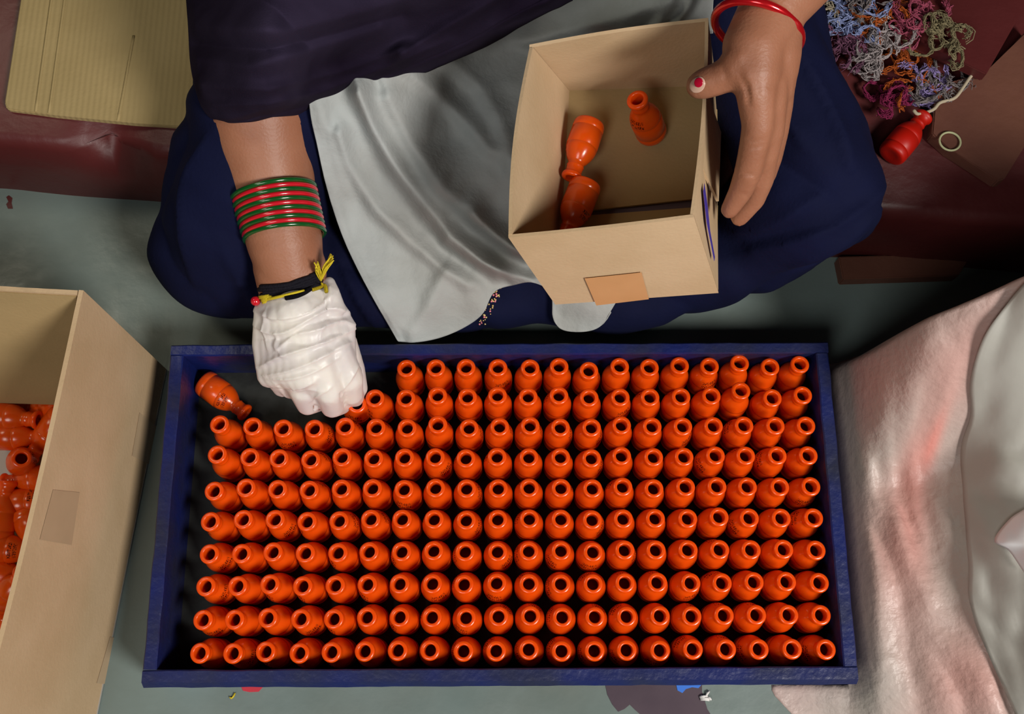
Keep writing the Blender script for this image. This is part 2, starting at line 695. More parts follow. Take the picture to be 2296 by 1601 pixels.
ROWS = [
 [(910.9,825.3),(977,824.2),(1044.7,823.3),(1116.4,823.7),(1188.6,824.4),(1253.7,821.1),(1320.4,830.7),(1389.7,821.1),(1456.4,823.3),(1524.2,818.9),(1591.3,820.4),(1659.1,813.2),(1727.3,822.2),(1794.2,816.1)],
 [(840.1,892.6),(909.8,892.6),(980.9,886.5),(1048,889.8),(1115.3,886.5),(1184.2,889.3),(1253.1,886.5),(1320.9,891.5),(1390.8,890.4),(1457.5,890.4),(1527.2,889.3),(1595.2,887.1),(1661.9,875.1),(1732.3,892.2),(1800.5,885.6)],
 [(490.7,950.5),(565.7,955.6),(633.9,960.4),(703.9,961),(773.2,956.2),(842.7,958.2),(912.5,959.3),(981.3,951.6),(1051.5,959.7),(1120.2,956.7),(1188.6,954.2),(1256.4,958.2),(1326.3,958.6),(1393.7,953.2),(1462.3,956),(1531.2,956),(1600,954.9),(1668.5,953.8),(1738.9,954.2),(1807.7,953.8)],
 [(485.9,1018.3),(559.2,1024.9),(624.5,1027.5),(695.8,1030.3),(766.2,1024.9),(837.3,1027.7),(906.6,1026),(975.4,1025.3),(1044.3,1027.7),(1114.3,1024.2),(1185.7,1025.3),(1256.8,1024.9),(1326.3,1027.5),(1393.7,1022),(1465.6,1024.9),(1533.8,1024.2),(1604.4,1021.1),(1672.2,1021.6),(1743.2,1021.1),(1812.8,1020.9)],
 [(479.1,1100.9),(550.4,1093.7),(621.3,1097),(692.5,1098.8),(764.7,1095.9),(834.6,1094.8),(905.5,1097),(976.1,1094.2),(1045.8,1095.5),(1116.9,1095.3),(1186.4,1093.7),(1257.9,1094.2),(1328.5,1095.3),(1396.3,1091.5),(1466,1095.3),(1537.1,1091.5),(1607.7,1090.5),(1676.1,1091.1),(1748.7,1091.5),(1818.7,1090.5)],
 [(470.4,1169.4),(544.3,1164.5),(615.8,1164.5),(687.5,1169.4),(759.6,1167.8),(830.7,1163.9),(901.1,1163.9),(972.8,1164.3),(1044.9,1166.5),(1115.8,1164.5),(1186.8,1163.4),(1257.9,1163.9),(1327.9,1165.6),(1397.4,1163.2),(1469.3,1162.4),(1542.1,1162.8),(1612.5,1158.9),(1680.3,1161.3),(1752,1161.7),(1824.8,1161)],
 [(468.4,1242.2),(540.6,1241.5),(611,1237.8),(683.8,1240),(757,1239.3),(827,1237.1),(900,1237.1),(971.7,1234.9),(1042.5,1237.1),(1115.3,1237.1),(1185.3,1235.6),(1257.9,1234.9),(1329.6,1237.8),(1400.7,1233.4),(1470.6,1233.4),(1542.8,1232.8),(1613.6,1232.3),(1684.2,1232.8),(1757.5,1231.7),(1830,1233.8)],
 [(460.6,1314.7),(531.8,1314.1),(603.8,1309.9),(677.7,1314.3),(750.9,1312.6),(823,1310.4),(895.6,1309.3),(968.9,1308.8),(1039.9,1310.4),(1113.2,1307.5),(1185.7,1308.8),(1257.5,1309.3),(1329.6,1309.3),(1401.1,1307.1),(1473.9,1306),(1548.7,1307.1),(1619.1,1307.1),(1690.8,1304.9),(1763.6,1304.2),(1837.3,1306.7)],
 [(454,1390.2),(524.6,1389.5),(599.4,1385.8),(673.3,1388),(747.6,1388),(822,1384),(895.6,1383.6),(968.2,1384.3),(1044.7,1385.4),(1117.5,1382.5),(1189,1381.4),(1260.7,1384),(1334,1383.6),(1405,1382.5),(1479.8,1381),(1550.9,1381.9),(1623.4,1379.7),(1696.2,1378.8),(1768.4,1378.8),(1841.2,1379.2)],
 [(447,1464.5),(521.3,1465.2),(594.6,1461.2),(670.4,1464.5),(742.2,1462.3),(817.1,1460.1),(891.3,1458.4),(963.8,1457.9),(1038.8,1460.1),(1112.1,1459.7),(1185.3,1456.4),(1259,1460.1),(1332.9,1459.5),(1405,1457.9),(1479.8,1458.6),(1553.7,1455.8),(1628.5,1455.8),(1701.7,1455.8),(1776.5,1455.3),(1852.6,1456.4)],
]

ORD = ['', 'first', 'second', 'third', 'fourth', 'fifth', 'sixth', 'seventh', 'eighth', 'ninth', 'tenth', 'eleventh', 'twelfth', 'thirteenth', 'fourteenth',
       'fifteenth', 'sixteenth', 'seventeenth', 'eighteenth', 'nineteenth', 'twentieth']
ZM = .006 + BL
pit = .02985
X0 = -.2705
Y3 = .0777
for r, L in enumerate(ROWS):
    off = 20 - len(L)
    front = 10 - r
    for c, (px, py) in enumerate(L):
        m = U(px, py, ZM)
        gx = X0 + (c + off) * pit
        gy = Y3 - (r - 2) * .0299
        gx = gx * .9 + m.x * .985 * .1
        gy = gy * .85 + m.y * .15
        gx = max(-W / 2 + WT + BR + .001, min(W / 2 - WT - BR - .0008, gx))
        gy = max(-D / 2 + .0157 + BR + .0006, min(D / 2 - .0114 - BR - .0006, gy))
        rowname = {1: 'front row', 10: 'back row'}.get(front, ORD[front] + ' row from the front')
        k = c + 1
        side = 'left'
        if k > (len(L) + 1) // 2:
            k = len(L) - c
            side = 'right'
        pos = ('leftmost' if side == 'left' else 'rightmost') if k == 1 else '%s from the %s' % (ORD[k], side)
        lab = 'upright open orange bottle, %s in the tray\'s %s' % (pos, rowname)
        if (r, px) == (1, 1661.9):
            lab = 'orange bottle leaning back, fourth from right in second row from the back'
        put_bottle((gx, gy, .0062), m, lab, 'upright orange bottles in the tray',
                   spin=random.choice([random.uniform(-2.4, -.5), random.uniform(-2.4, -.5), random.uniform(-3.1, 3.1)]))


def lying(a, b, za, zb, label, group=None, spin=None):
    A, B = U(*a, za), U(*b, zb)
    dirn = (B - A).normalized()
    mid = (A + B) / 2
    return put_bottle(mid - dirn * BL / 2, mid + dirn * BL / 2, label, group, spin)


lying((459, 858), (549, 925), .0208, .0208, 'orange bottle lying on its side in the tray\'s empty back left corner', spin=2.0)
put_bottle(U(803, 925, .0062), U(800, 905, ZM), 'orange bottle pinched under the gloved fingers, almost hidden')

# ------------------------------------------------------------------ big cardboard box at the left
box = empty('cardboard_box', (-.37, .16, 0))
tag(box, 'large open cardboard box at the left edge, half full of loose orange bottles', 'box')


def panel(name, c00, c10, c11, c01, th, mat_, parent, bulge=0, nx=14, ny=8, jag=0, seed=0, inward=None, liner=None):
    """cardboard panel: grid between four corners (bottom-left, bottom-right, top-right, top-left), thickness towards 'inward'"""
    c00, c10, c11, c01 = map(Vector, (c00, c10, c11, c01))
    nrm = (c10 - c00).cross(c01 - c00).normalized()
    if inward is not None and nrm.dot(Vector(inward)) < 0:
        nrm = -nrm
    bm = bmesh.new()
    g = []
    for s in (0, 1):
        gg = []
        for j in range(ny + 1):
            v = j / ny
            row = []
            for i in range(nx + 1):
                u = i / nx
                p = c00.lerp(c10, u).lerp(c01.lerp(c11, u), v)
                b_ = bulge * math.sin(math.pi * u) * v * v
                p = p - nrm * b_ + nrm * th * s
                if jag and j == ny:
                    p += (c01 - c00).normalized() * noise.noise(Vector((u * 60, seed, s))) * jag
                row.append(bm.verts.new(p))
            gg.append(row)
        g.append(gg)
    for s in (0, 1):
        for j in range(ny):
            for i in range(nx):
                f = bm.faces.new((g[s][j][i], g[s][j][i + 1], g[s][j + 1][i + 1], g[s][j + 1][i]))
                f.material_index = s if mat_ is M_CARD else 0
    for i in range(nx):
        bm.faces.new((g[0][0][i], g[1][0][i], g[1][0][i + 1], g[0][0][i + 1]))
        bm.faces.new((g[0][ny][i], g[0][ny][i + 1], g[1][ny][i + 1], g[1][ny][i]))
    for j in range(ny):
        bm.faces.new((g[0][j][0], g[0][j + 1][0], g[1][j + 1][0], g[1][j][0]))
        bm.faces.new((g[0][j][nx], g[1][j][nx], g[1][j + 1][nx], g[0][j + 1][nx]))
    o = from_bm(name, bm, mat_, parent, smooth=False)
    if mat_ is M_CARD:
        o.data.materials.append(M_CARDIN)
    return o


BH = .216
cTR = U(187, 651, BH)
cBR = U(375, 830, 0)
tF = U(0, 1392, BH)
bF = U(220, 1601, 0)
dT = (tF - cTR).normalized()
dB = (bF - cBR).normalized()
L_ = .50
fT, fB = cTR + dT * L_, cBR + dB * L_
bk = (U(0, 641, BH) - cTR).normalized()
WB = .36
lT, lB = cTR + bk * WB, cBR + Vector((bk.x, bk.y, 0)).normalized() * WB
lfT, lfB = fT + bk * WB, fB + (lB - cBR)
RWALL = panel('side_panel', cBR + Vector((0, 0, .001)), fB + Vector((0, 0, .001)), fT, cTR, .004, M_CARD, box, bulge=.006, nx=60, jag=.0008, inward=(-1, 0, 0))
panel('side_panel', lB + Vector((0, 0, .001)) - Vector((0, .001, 0)), cBR + Vector((-.005, -.001, .001)), cTR + Vector((-.005, 0, 0)), lT, .004, M_CARD, box, nx=40, jag=.0008, seed=3, inward=(0, -1, 0))
panel('side_panel', lB + Vector((0, -.006, .001)), lfB + Vector((0, .006, .001)), lfT + Vector((0, .006, 0)), lT + Vector((0, -.006, 0)), .004, M_CARD, box, nx=20, inward=(1, 0, 0))
panel('side_panel', lfB + Vector((0, 0, .001)), fB + Vector((-.005, 0, .001)), fT + Vector((-.005, 0, 0)), lfT, .004, M_CARD, box, nx=20, inward=(0, 1, 0))
bm = bmesh.new()
add_prism(bm, [p + Vector((0, 0, .001)) for p in (lB, cBR, fB, lfB)][::-1], [p + Vector((0, 0, .004)) for p in (lB, cBR, fB, lfB)][::-1])
from_bm('bottom_panel', bm, mat('grey_liner', (.42, .38, .33), .6, .3, (.48, .44, .40), 10), box, smooth=False)

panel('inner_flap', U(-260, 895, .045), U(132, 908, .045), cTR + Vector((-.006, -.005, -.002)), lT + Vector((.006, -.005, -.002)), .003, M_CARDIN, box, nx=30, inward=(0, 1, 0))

WT_ = bvh(RWALL.data)


def on_wall(px, py, off):
    """point on the outer face of the big box's right wall seen at a pixel"""
    h_, n_h = WT_.ray_cast(CAMP, ray(px, py))[:2]
    if h_ is not None:
        return h_ + n_h * off, n_h
    n = (fB - cBR).cross(cTR - cBR).normalized()
    if n.x < 0:
        n = -n
    d = ray(px, py)
    t = (cBR - CAMP).dot(n) / d.dot(n)
    p = CAMP + d * t
    u = (p - cBR).dot(dB) / L_
    v = min(1, max(0, p.z / BH))
    return p + n * (off + .006 * math.sin(math.pi * max(0, min(1, u))) * v * v), n


def wall_tape(name, quad, m, nn=8, label=None):
    bm = bmesh.new()
    g = []
    for j in range(nn + 1):
        row = []
        for i in range(nn + 1):
            a, b = i / nn, j / nn
            x = (quad[0][0] * (1 - a) + quad[1][0] * a) * (1 - b) + (quad[3][0] * (1 - a) + quad[2][0] * a) * b
            y = (quad[0][1] * (1 - a) + quad[1][1] * a) * (1 - b) + (quad[3][1] * (1 - a) + quad[2][1] * a) * b
            row.append(bm.verts.new(on_wall(x, y, .0004)[0]))
        g.append(row)
    for j in range(nn):
        for i in range(nn):
            bm.faces.new((g[j][i], g[j][i + 1], g[j + 1][i + 1], g[j + 1][i]))
    o = from_bm(name, bm, m, box)
    if label:
        o['label'] = label
    return o


wall_tape('tape_strip', [(312, 925), (366, 968), (350, 1050), (295, 1022)], M_TAPE2)
wall_tape('tape_strip', [(118, 1098), (178, 1104), (160, 1222), (88, 1210)], M_TAPE2)
wall_tape('tape_strip', [(246, 1428), (262, 1430), (240, 1534), (216, 1532)], M_TAPE2)

# loose bottles in the big box
G = 'loose orange bottles in the large box'
for a, za, b, zb, lab in [
    ((3, 978), .03, (84, 980), .03, 'orange bottle lying sideways below the top heap in the large box'),
    ((125, 952), .036, (84, 1004), .028, 'orange bottle with its neck pointing down-left at the box wall'),
    ((48, 1040), .005, (48, 1027), .062, 'orange bottle standing upright with its round mouth showing in the large box'),
    ((112, 1072), .02, (30, 1080), .02, 'orange bottle lying with its neck to the left, just below the upright one'),
    ((32, 1128), .02, (112, 1122), .02, 'orange bottle with its round base to the left, mid-height in the large box'),
    ((-2, 1190), .028, (14, 1100), .03, 'orange bottle lying lengthwise at the left frame edge in the large box'),
    ((62, 1168), .02, (100, 1238), .02, 'orange bottle nearly hidden behind the right wall of the large box'),
    ((-20, 1228), .028, (72, 1236), .024, 'orange bottle lying sideways in the lower part of the large box'),
    ((-34, 1282), .02, (52, 1290), .022, 'orange bottle beneath the lowest sideways one in the large box'),
    ((10, 1348), .02, (48, 1290), .05, 'lowest orange bottle showing at the edge of the large box wall'),
    ((-10, 932), .036, (66, 940), .040, 'orange bottle in the shaded heap against the back wall, left one'),
    ((138, 915), .03, (62, 918), .02, 'orange bottle in the shaded heap against the back wall, right one'),
    ((-60, 905), .02, (18, 912), .022, 'orange bottle half hidden under the back wall of the large box'),
    ((-50, 1330), .02, (6, 1390), .02, 'orange bottle at the very bottom left of the large box heap')]:
    lying(a, b, za, zb, lab, G)

# loose red-orange bottle and ring on the step
lying((2008, 336), (2062, 272), SH + .0155, SH + .0155, 'red-orange bottle lying on the maroon step beside the yarn waste')
BOT_RED = BOT.copy()
BOT_RED.materials[0] = mat('red_plastic', (.42, .006, .001), .45, .4)
bpy.data.objects[max((o.name for o in bpy.data.objects if o.name.startswith('bottle.')))].data = BOT_RED
bm = bmesh.new()
c = U(2130, 317, SH + .0190)
add_tube(bm, [c + Vector((math.cos(a) * .0102, math.sin(a) * .0098, 0)) for a in [2 * math.pi * i / 40 for i in range(40)]], .0011, 8, closed=True)
tag(from_bm('rubber_ring', bm, M_RING), 'thin pale rubber ring lying on the brown board at right', 'ring')

# ------------------------------------------------------------------ flat cardboard on the step
sheet = slab('cardboard_sheet', [(55, -60), (10, 228), (14, 243), (22, 246), (120, 258), (300, 276), (458, 288), (452, 210), (440, -60)], SH + .002, .006, M_CARD2, None,
             'flattened piece of fluted cardboard lying on the maroon step at top left', 'cardboard')
for a, b in (((122, -50), (80, 250)), ((152, -50), (110, 253)), ((300, 80), (265, 270))):
    bm = bmesh.new()
    P = [U(a[0] + (b[0] - a[0]) * t, a[1] + (b[1] - a[1]) * t, SH + .0080) for t in [i / 12 for i in range(13)]]
    add_tube(bm, P, .0016, 6, flat=.5)
    from_bm('crease_ridge', bm, M_CARD2, sheet)

# ------------------------------------------------------------------ white sack at the right
def ss(a, b, x):
    t = max(0, min(1, (x - a) / (b - a)))
    return t * t * (3 - 2 * t)


EDGE = [U(1752, 1537, .0), U(1790, 1575, 0), U(1835, 1612, 0), U(1900, 1700, 0)]


def sack_z(x, y):
    # left boundary of the mound
    yb = -.178
    if y > yb:
        xl = .334 + .012 * ss(-.16, .16, y) * 0
        h = .245 * ss(xl - .03, xl + .34, x)
        h = h * .85 + .075 * ss(xl - .005, xl + .05, x)
    else:
        xl = .334 - (yb - y) * 0
        h = .245 * ss(xl - .03, xl + .34, x) * .85 + .075 * ss(xl - .02, xl + .06, x)
    # back boundary: falls off toward the step
    e = .198 + (x - .34) * .42
    h *= ss(e + .03, e - .12, y)
    return h


BE = [U(1868, 800, .03), U(1900, 780, .07), U(1960, 745, .12), U(2050, 690, .17), U(2130, 655, .20), U(2230, 610, .225), U(2296, 582, .24), U(2500, 500, .26)]


def crest(x):
    for a, b in zip(BE, BE[1:]):
        if x <= b.x:
            t = max(0, (x - a.x) / (b.x - a.x))
            return a.z + (b.z - a.z) * t
    return BE[-1].z


def back_edge(x):
    for a, b in zip(BE, BE[1:]):
        if x <= b.x:
            return a.y + (b.y - a.y) * max(0, (x - a.x) / (b.x - a.x)) - .012
    return BE[-1].y


def sack_grid():
    bm = bmesh.new()
    lay = bm.verts.layers.float.new('pink')
    NX, NY = 150, 190
    JS = 120
    IX = 14
    g = []
    for j in range(NY + 1):
        v = j / NY
        row = []
        for i in range(NX + 1):
            u = i / NX
            # v runs back to front, u runs from the tray side outward
            x = .33
            for _ in range(3):
                e = back_edge(x)
                if j <= JS:
                    y = (e + .016) + (-.1635 - e - .016) * j / JS
                    x0s = .262
                else:
                    y = -.1635 + (-.52 + .1635) * (j - JS) / (NY - JS)
                    x0s = .262 + max(0, -.171 - y) * .9
                Bx = max(.3295, x0s + .0195)
                if i < IX:
                    x = x0s + (Bx - x0s) * i / IX
                else:
                    x = Bx + (1.0 - Bx) * (((i - IX) / (NX - IX)) ** 1.35)
            yy = y
            near = ss(-.26, -.06, y)
            dx = x - .262 - max(0, -.171 - y) * .9
            tb = ss(.0, .14, e - yy)
            ht = (crest(x) * ss(.3, .37, x) * (1 - tb) + tb * .235 * ss(-.03, .36, x - .335)) * (.55 + .45 * near) + .040 * near * ss(-.002, .022, x - .3295) + .012 * ss(0, .07, dx) + .06 * ss(.0, .25, dx) * (1 - near)
            ht *= (1 - ss(e - .012, e + .016, yy))
            ht *= 1 + .12 * ss(0, .2, e - yy) * (1 - ss(.2, .4, e - yy))
            p = Vector((x, yy, 0))
            s = Vector((x * 1.0 + .35 * yy, yy * .3, 0))
            wr = abs(noise.noise(Vector((s.x * 17 + 2 * noise.noise(p * 5), s.y * 7, 3)))) * .026 * ss(0, .12, ht)
            wr += abs(noise.noise(Vector((s.x * 42 + 1.5 * noise.noise(p * 8), yy * 9, 7)))) * .010 * ss(0, .06, ht)
            wr += noise.noise(p * 60) * .0012
            z = ht + wr - .006 * ss(0, .1, ht)
            vert = bm.verts.new((x, yy, max(.0006, z)))
            q = U(2172 - 0, 1000, .2)
            # pink stain position
            a = Vector((x, yy, z))
            pk = 0
            for (sx, sy, sz, r1, amp) in PINK:
                c = U(sx, sy, sz)
                dv = a - c
                pk += amp * math.exp(-((dv.x / r1[0]) ** 2 + (dv.y / r1[1]) ** 2))
            vert[lay] = min(1, pk)
            row.append(vert)
        g.append(row)
    for j in range(NY):
        for i in range(NX):
            a = (g[j][i], g[j][i + 1], g[j + 1][i + 1], g[j + 1][i])
            if j < JS and i < IX:
                continue
            bm.faces.new(a)
    for v in [v for v in bm.verts if not v.link_faces]:
        bm.verts.remove(v)
    return bm


PINK = [(2176, 945, .2, (.006, .024), .5), (2156, 1010, .2, (.012, .045), .38), (2140, 1180, .2, (.03, .07), .35), (2230, 1520, .15, (.035, .05), .35), (2120, 830, .18, (.03, .03), .22)]
sack = empty('white_sack', (.6, 0, 0))
tag(sack, 'bulging crumpled white woven plastic sack with pink stains, right of the tray', 'sack')
sbm = sack_grid()
so = from_bm('sack_cloth', sbm, M_SACK, sack)
sol = so.modifiers.new('thickness', 'SOLIDIFY')
sol.thickness = .0008
sol.offset = -1
STREE = bvh(so.data)


def drape_px(tree, outline_fn, nu, nv, off, bm, wr=0.0, seed=0, base=None):
    g = []
    for j in range(nv + 1):
        row = []
        for i in range(nu + 1):
            px, py, lift = outline_fn(i / nu, j / nv)
            h, n = hit(tree, px, py)
            if h is None:
                h = U(px, py, .05)
            p = h + (CAMP - h).normalized() * (off + lift)
            if wr:
                p.z += noise.noise(Vector((p.x * 22, p.y * 9, seed))) * wr + noise.noise(Vector((p.x * 60, p.y * 30, seed))) * wr * .3
            row.append(bm.verts.new(p))
        g.append(row)
    for j in range(nv):
        for i in range(nu):
            bm.faces.new((g[j][i], g[j][i + 1], g[j + 1][i + 1], g[j + 1][i]))
    return g


LE = spline([(2330, 600, 0), (2250, 690, 0), (2200, 765, 0), (2180, 860, 0), (2182, 930, 0), (2160, 1010, 0), (2160, 1130, 0), (2170, 1270, 0), (2178, 1360, 0), (2225, 1480, 0), (2275, 1601, 0), (2330, 1700, 0)], 70)


def flap_fn(u, v):
    k = v * 69
    i = min(int(k), 68)
    p = LE[i].lerp(LE[i + 1], k - i)
    x = p.x + (2620 - p.x) * u
    return x, p.y, .012 * math.sin(min(1, u * 3) * math.pi / 2) + .004


bm = bmesh.new()
drape_px(STREE, flap_fn, 40, 110, .002, bm, .012, 5)
fo = from_bm('sack_liner', bm, M_FLAP, sack)
fo['label'] = 'smooth grey-white plastic liner folded over the sack'
sm = fo.modifiers.new('thickness', 'SOLIDIFY')
sm.thickness = .0012
FT = bvh(fo.data)
bm = bmesh.new()


def shiny_fn(u, v):
    L = spline([(2300, 1140, 0), (2262, 1165, 0), (2228, 1212, 0), (2262, 1235, 0), (2300, 1290, 0)], 40)
    k = v * 39
    i = min(int(k), 38)
    p = L[i].lerp(L[i + 1], k - i)
    x = p.x + (2380 - p.x) * u
    return x, p.y + (1210 - p.y) * u * .2, .012 * math.sin(u * 3) + .004


drape_px(FT, shiny_fn, 16, 24, .003, bm, .006, 9)
fo2 = from_bm('plastic_fold', bm, M_SHINY, sack)
fo2['label'] = 'bright white glossy fold of plastic'
fo2.modifiers.new('thickness', 'SOLIDIFY').thickness = .001

# ------------------------------------------------------------------ person
person = empty('person', (.03, .55, 0))
tag(person, 'seated person, legs crossed, in navy trousers, pale apron and dark shawl, holding a box', 'person')


def V(*a):
    return Vector(a)


bm = Blob()
# legs (under the trousers) and feet
KL, KR = V(-.275, .262, .085), V(.315, .325, .085)
limb(bm, [(V(-.04, .62, .255), .075), (V(-.155, .45, .245), .055), (V(-.212, .35, .18), .042), (KL, .040)], .5)
limb(bm, [(KL, .038), (V(-.12, .25, .06), .034), (V(.02, .24, .04), .024)], .5)
limb(bm, [(V(.02, .24, .04), .024), (V(.04, .27, .035), .022), (V(.06, .30, .03), .018)], .5)
KR = U(1835, 430, .16)
limb(bm, [(V(.12, .63, .25), .070), (V(.205, .45, .24), .040), (U(1760, 240, .195), .036), (KR, .034)], .5)
limb(bm, [(KR, .032), (V(.20, .245, .06), .028), (V(.08, .24, .045), .024), (V(.02, .27, .035), .022), (V(-.02, .31, .03), .018)], .5)
# trunk, neck, head (above and behind the frame)
limb(bm, [(V(.03, .64, .24), .10), (V(.03, .64, .35), .09), (V(.03, .60, .50), .095), (V(.03, .58, .56), .08)], .4)
limb(bm, [(V(-.12, .58, .58), .045), (V(.18, .58, .58), .045)], .4)
limb(bm, [(V(.03, .58, .58), .05), (V(.03, .55, .66), .042), (V(.03, .54, .72), .07), (V(.03, .53, .76), .075), (V(.03, .52, .70), .055)], .4)
limb(bm, [(V(.03, .455, .725), .011), (V(.03, .445, .705), .012)], .4)
# her right arm (photo left)
ARM = [(V(-.14, .58, .57), .046), (V(-.20, .50, .40), .044), (U(588, 130, .245), .043), (U(584, 262, .220), .0480), (U(597, 340, .204), .0435), (U(612, 420, .190), .0378), (U(638, 540, .170), .0345),
       (U(650, 600, .158), .0305)]
limb(bm, ARM, .12)
for dx in (-16, -8, 0, 8, 16):
    limb(bm, [(U(650 + dx * 1.0, 600, .158), .027), (U(657 + dx * 1.5, 655, .150), .0215), (U(672 + dx, 730, .135), .014)], .25)
# hand inside the glove
FING = [[(628, 705, 0.140, 0.0135), (618, 780, .126, .0150), (626, 845, .106, .0130), (634, 866, .085, .0105), (650, 862, .055, .0090)],
        [(655, 695, 0.146, 0.0150), (662, 800, .135, .0165), (680, 872, .112, .0140), (690, 905, .088, .0112), (712, 902, .058, .0095)],
        [(690, 690, 0.146, 0.0150), (712, 800, .138, .0165), (738, 878, .114, .0140), (745, 910, .088, .0115), (765, 908, .056, .0095)],
        [(718, 690, 0.140, 0.0135), (755, 790, .130, .0155), (782, 850, .108, .0138), (788, 882, .086, .0112), (796, 892, .060, .0090)],
        [(725, 690, .135, .014), (768, 770, .105, .014), (792, 830, .080, .0115), (803, 872, .060, .0095)]]
for fg in FING:
    limb(bm, [(U(a, b, z), r - .002) for a, b, z, r in fg], .25)
# her left arm and hand (photo right)
WR = (1708, 62)
limb(bm, [(V(.20, .58, .57), .046), (V(.34, .52, .42), .042), (U(1790, -70, .385), .033), (U(1745, -5, .382), .028), (U(1722, 40, .380), .0245)], .25)
limb(bm, [(U(1722, 40, .380), .0245), (U(1690, 105, .378), .0235), (U(1690, 160, .372), .021)], .22)
limb(bm, [(U(1735, 50, .372), .022), (U(1733, 120, .366), .0215), (U(1735, 200, .350), .0165)], .22)
HF = [[(1690, 130, .378, .0185), (1696, 205, .368, .0160), (1700, 280, .352, .0128), (1690, 330, .338, .0118), (1677, 388, .320, .0112), (1660, 430, .302, .0098), (1636, 470, .286, .0076)],
      [(1715, 130, .370, .0185), (1722, 220, .356, .0155), (1724, 292, .338, .0128), (1713, 350, .320, .0118), (1706, 400, .298, .0112), (1690, 446, .276, .0098), (1658, 488, .256, .0078)],
      [(1738, 140, .358, .0170), (1737, 230, .340, .0150), (1735, 290, .320, .0125), (1724, 350, .296, .0115), (1712, 392, .276, .0105), (1690, 436, .256, .0095), (1664, 470, .240, .0078)],
      [(1744, 150, .345, .0150), (1738, 230, .322, .0135), (1732, 280, .300, .0112), (1722, 330, .276, .0102), (1710, 364, .258, .0095), (1690, 395, .242, .0085), (1672, 415, .230, .0072)],
      [(1690, 95, .380, .0200), (1672, 132, .378, .0180), (1648, 158, .372, .0150), (1622, 172, .366, .0130), (1600, 180, .362, .0128), (1581, 187, .358, .0122), (1567, 192, .355, .0105)]]
for fg in HF:
    limb(bm, [(U(a, b, z), r) for a, b, z, r in fg], .22)
SKINF = [([(1655, 395), (1680, 392), (1702, 398)], -0.00108, 4), ([(1650, 440), (1665, 436), (1680, 445)], -0.00090, 4), ([(1660, 175), (1672, 200), (1678, 235)], -0.00144, 5),
         ([(1672, 165), (1686, 195), (1690, 235)], 0.00108, 6), ([(1612, 150), (1620, 168), (1622, 190)], -0.00090, 4), ([(1620, 150), (1628, 168), (1630, 188)], -0.00090, 4),
         ([(1720, 385), (1706, 398), (1690, 405)], -0.00090, 4), ([(1668, 315), (1690, 318), (1712, 315)], -0.00072, 5), ([(1663, 330), (1690, 332), (1715, 326)], -0.00072, 5)]
# web between thumb and index
limb(bm, [(U(1668, 150, .368), .012), (U(1688, 195, .364), .012), (U(1697, 240, .358), .010)], .3)
limb(bm, [(U(1655, 160, .370), .010), (U(1675, 185, .366), .010)], .3)
body = remesh(bm, .0023, 4)
crease(body, SKINF, .15)
bo = world_mesh('body', body, M_SKIN, person)
BT = bvh(body)

# hair, only a simple cap with a bun, outside the frame
bm = Blob()
limb(bm, [(V(.03, .55, .75), .078), (V(.03, .57, .72), .07)], .5)
limb(bm, [(V(.03, .65, .72), .035), (V(.03, .66, .71), .035)], .5)
world_mesh('hair', remesh(bm, .006, 3), M_HAIR, person)

# thumb nail with red polish
def nail(px, py, lx, ly, wid, m, off, name, ang0=0, zc=.357):
    c, n = hit(BT, px, py)
    ax = (U(lx, ly, zc) - U(px, py, zc)).normalized()
    ax = (ax - n * ax.dot(n)).normalized()
    sd = n.cross(ax)
    bm = bmesh.new()
    g = []
    A, B = wid
    for i in range(-6, 7):
        row = []
        for j in range(-6, 7):
            u, v = i / 6, j / 6
            k = math.sqrt(max(0, 1 - .5 * u * u))
            k2 = math.sqrt(max(0, 1 - .5 * v * v))
            x, y = u * A * k2, v * B * k
            p = c + ax * x + sd * y + n * (off - (y * y) / .018 - (x * x) / .05)
            row.append(bm.verts.new(p))
        g.append(row)
    for i in range(12):
        for j in range(12):
            bm.faces.new((g[i][j], g[i + 1][j], g[i + 1][j + 1], g[i][j + 1]))
    o = from_bm(name, bm, m, person)
    o.modifiers.new('t', 'SOLIDIFY').thickness = .0006
    return o


nail(1564, 190, 1600, 178, (.0072, .0058), M_NAIL, .0016, 'thumb_nail')
nail(1569, 185, 1600, 174, (.0036, .0036), M_POL, .0026, 'nail_polish')['label'] = 'patch of chipped dark red nail polish'

# trousers
bm = Blob()
limb(bm, [(V(-.04, .63, .26), .118), (V(-.155, .45, .245), .090), (V(-.212, .350, .180), .080), (V(-.268, .262, .085), .076)], .3)
limb(bm, [(V(-.268, .262, .083), .074), (V(-.19, .246, .062), .058), (V(-.10, .232, .052), .048), (V(-.02, .228, .046), .043), (V(.05, .232, .044), .04)], .3)
limb(bm, [(V(.10, .63, .26), .118), (V(.20, .46, .245), .072), (U(1760, 240, .195), .060), (KR, .062)], .3)
limb(bm, [(KR, .062), (V(.25, .262, .085), .052), (V(.16, .235, .052), .046), (V(.08, .228, .046), .043), (V(.0, .24, .045), .042)], .3)
limb(bm, [(KR, .058), (U(1900, 455, .175), .034), (U(1940, 440, .18), .018), (U(1965, 425, .185), .008)], .3)
limb(bm, [(V(-.05, .63, .26), .12), (V(.11, .63, .26), .12)], .3)
tr = remesh(bm, .0045, 8)
NRM = [v.normal.copy() for v in tr.vertices]
for v, vn in zip(tr.vertices, NRM):
    p = v.co
    f = noise.noise(Vector((p.x * 9 + p.y * 16, p.x * -5 + p.y * 5, p.z * 6)))
    f2 = noise.noise(Vector((p.x * 22 + p.y * 30, p.x * -9, p.z * 12)))
    v.co += vn * ((abs(f) - .2) * .022 + f2 * .004)
    if v.co.z < .002:
        v.co.z = .002
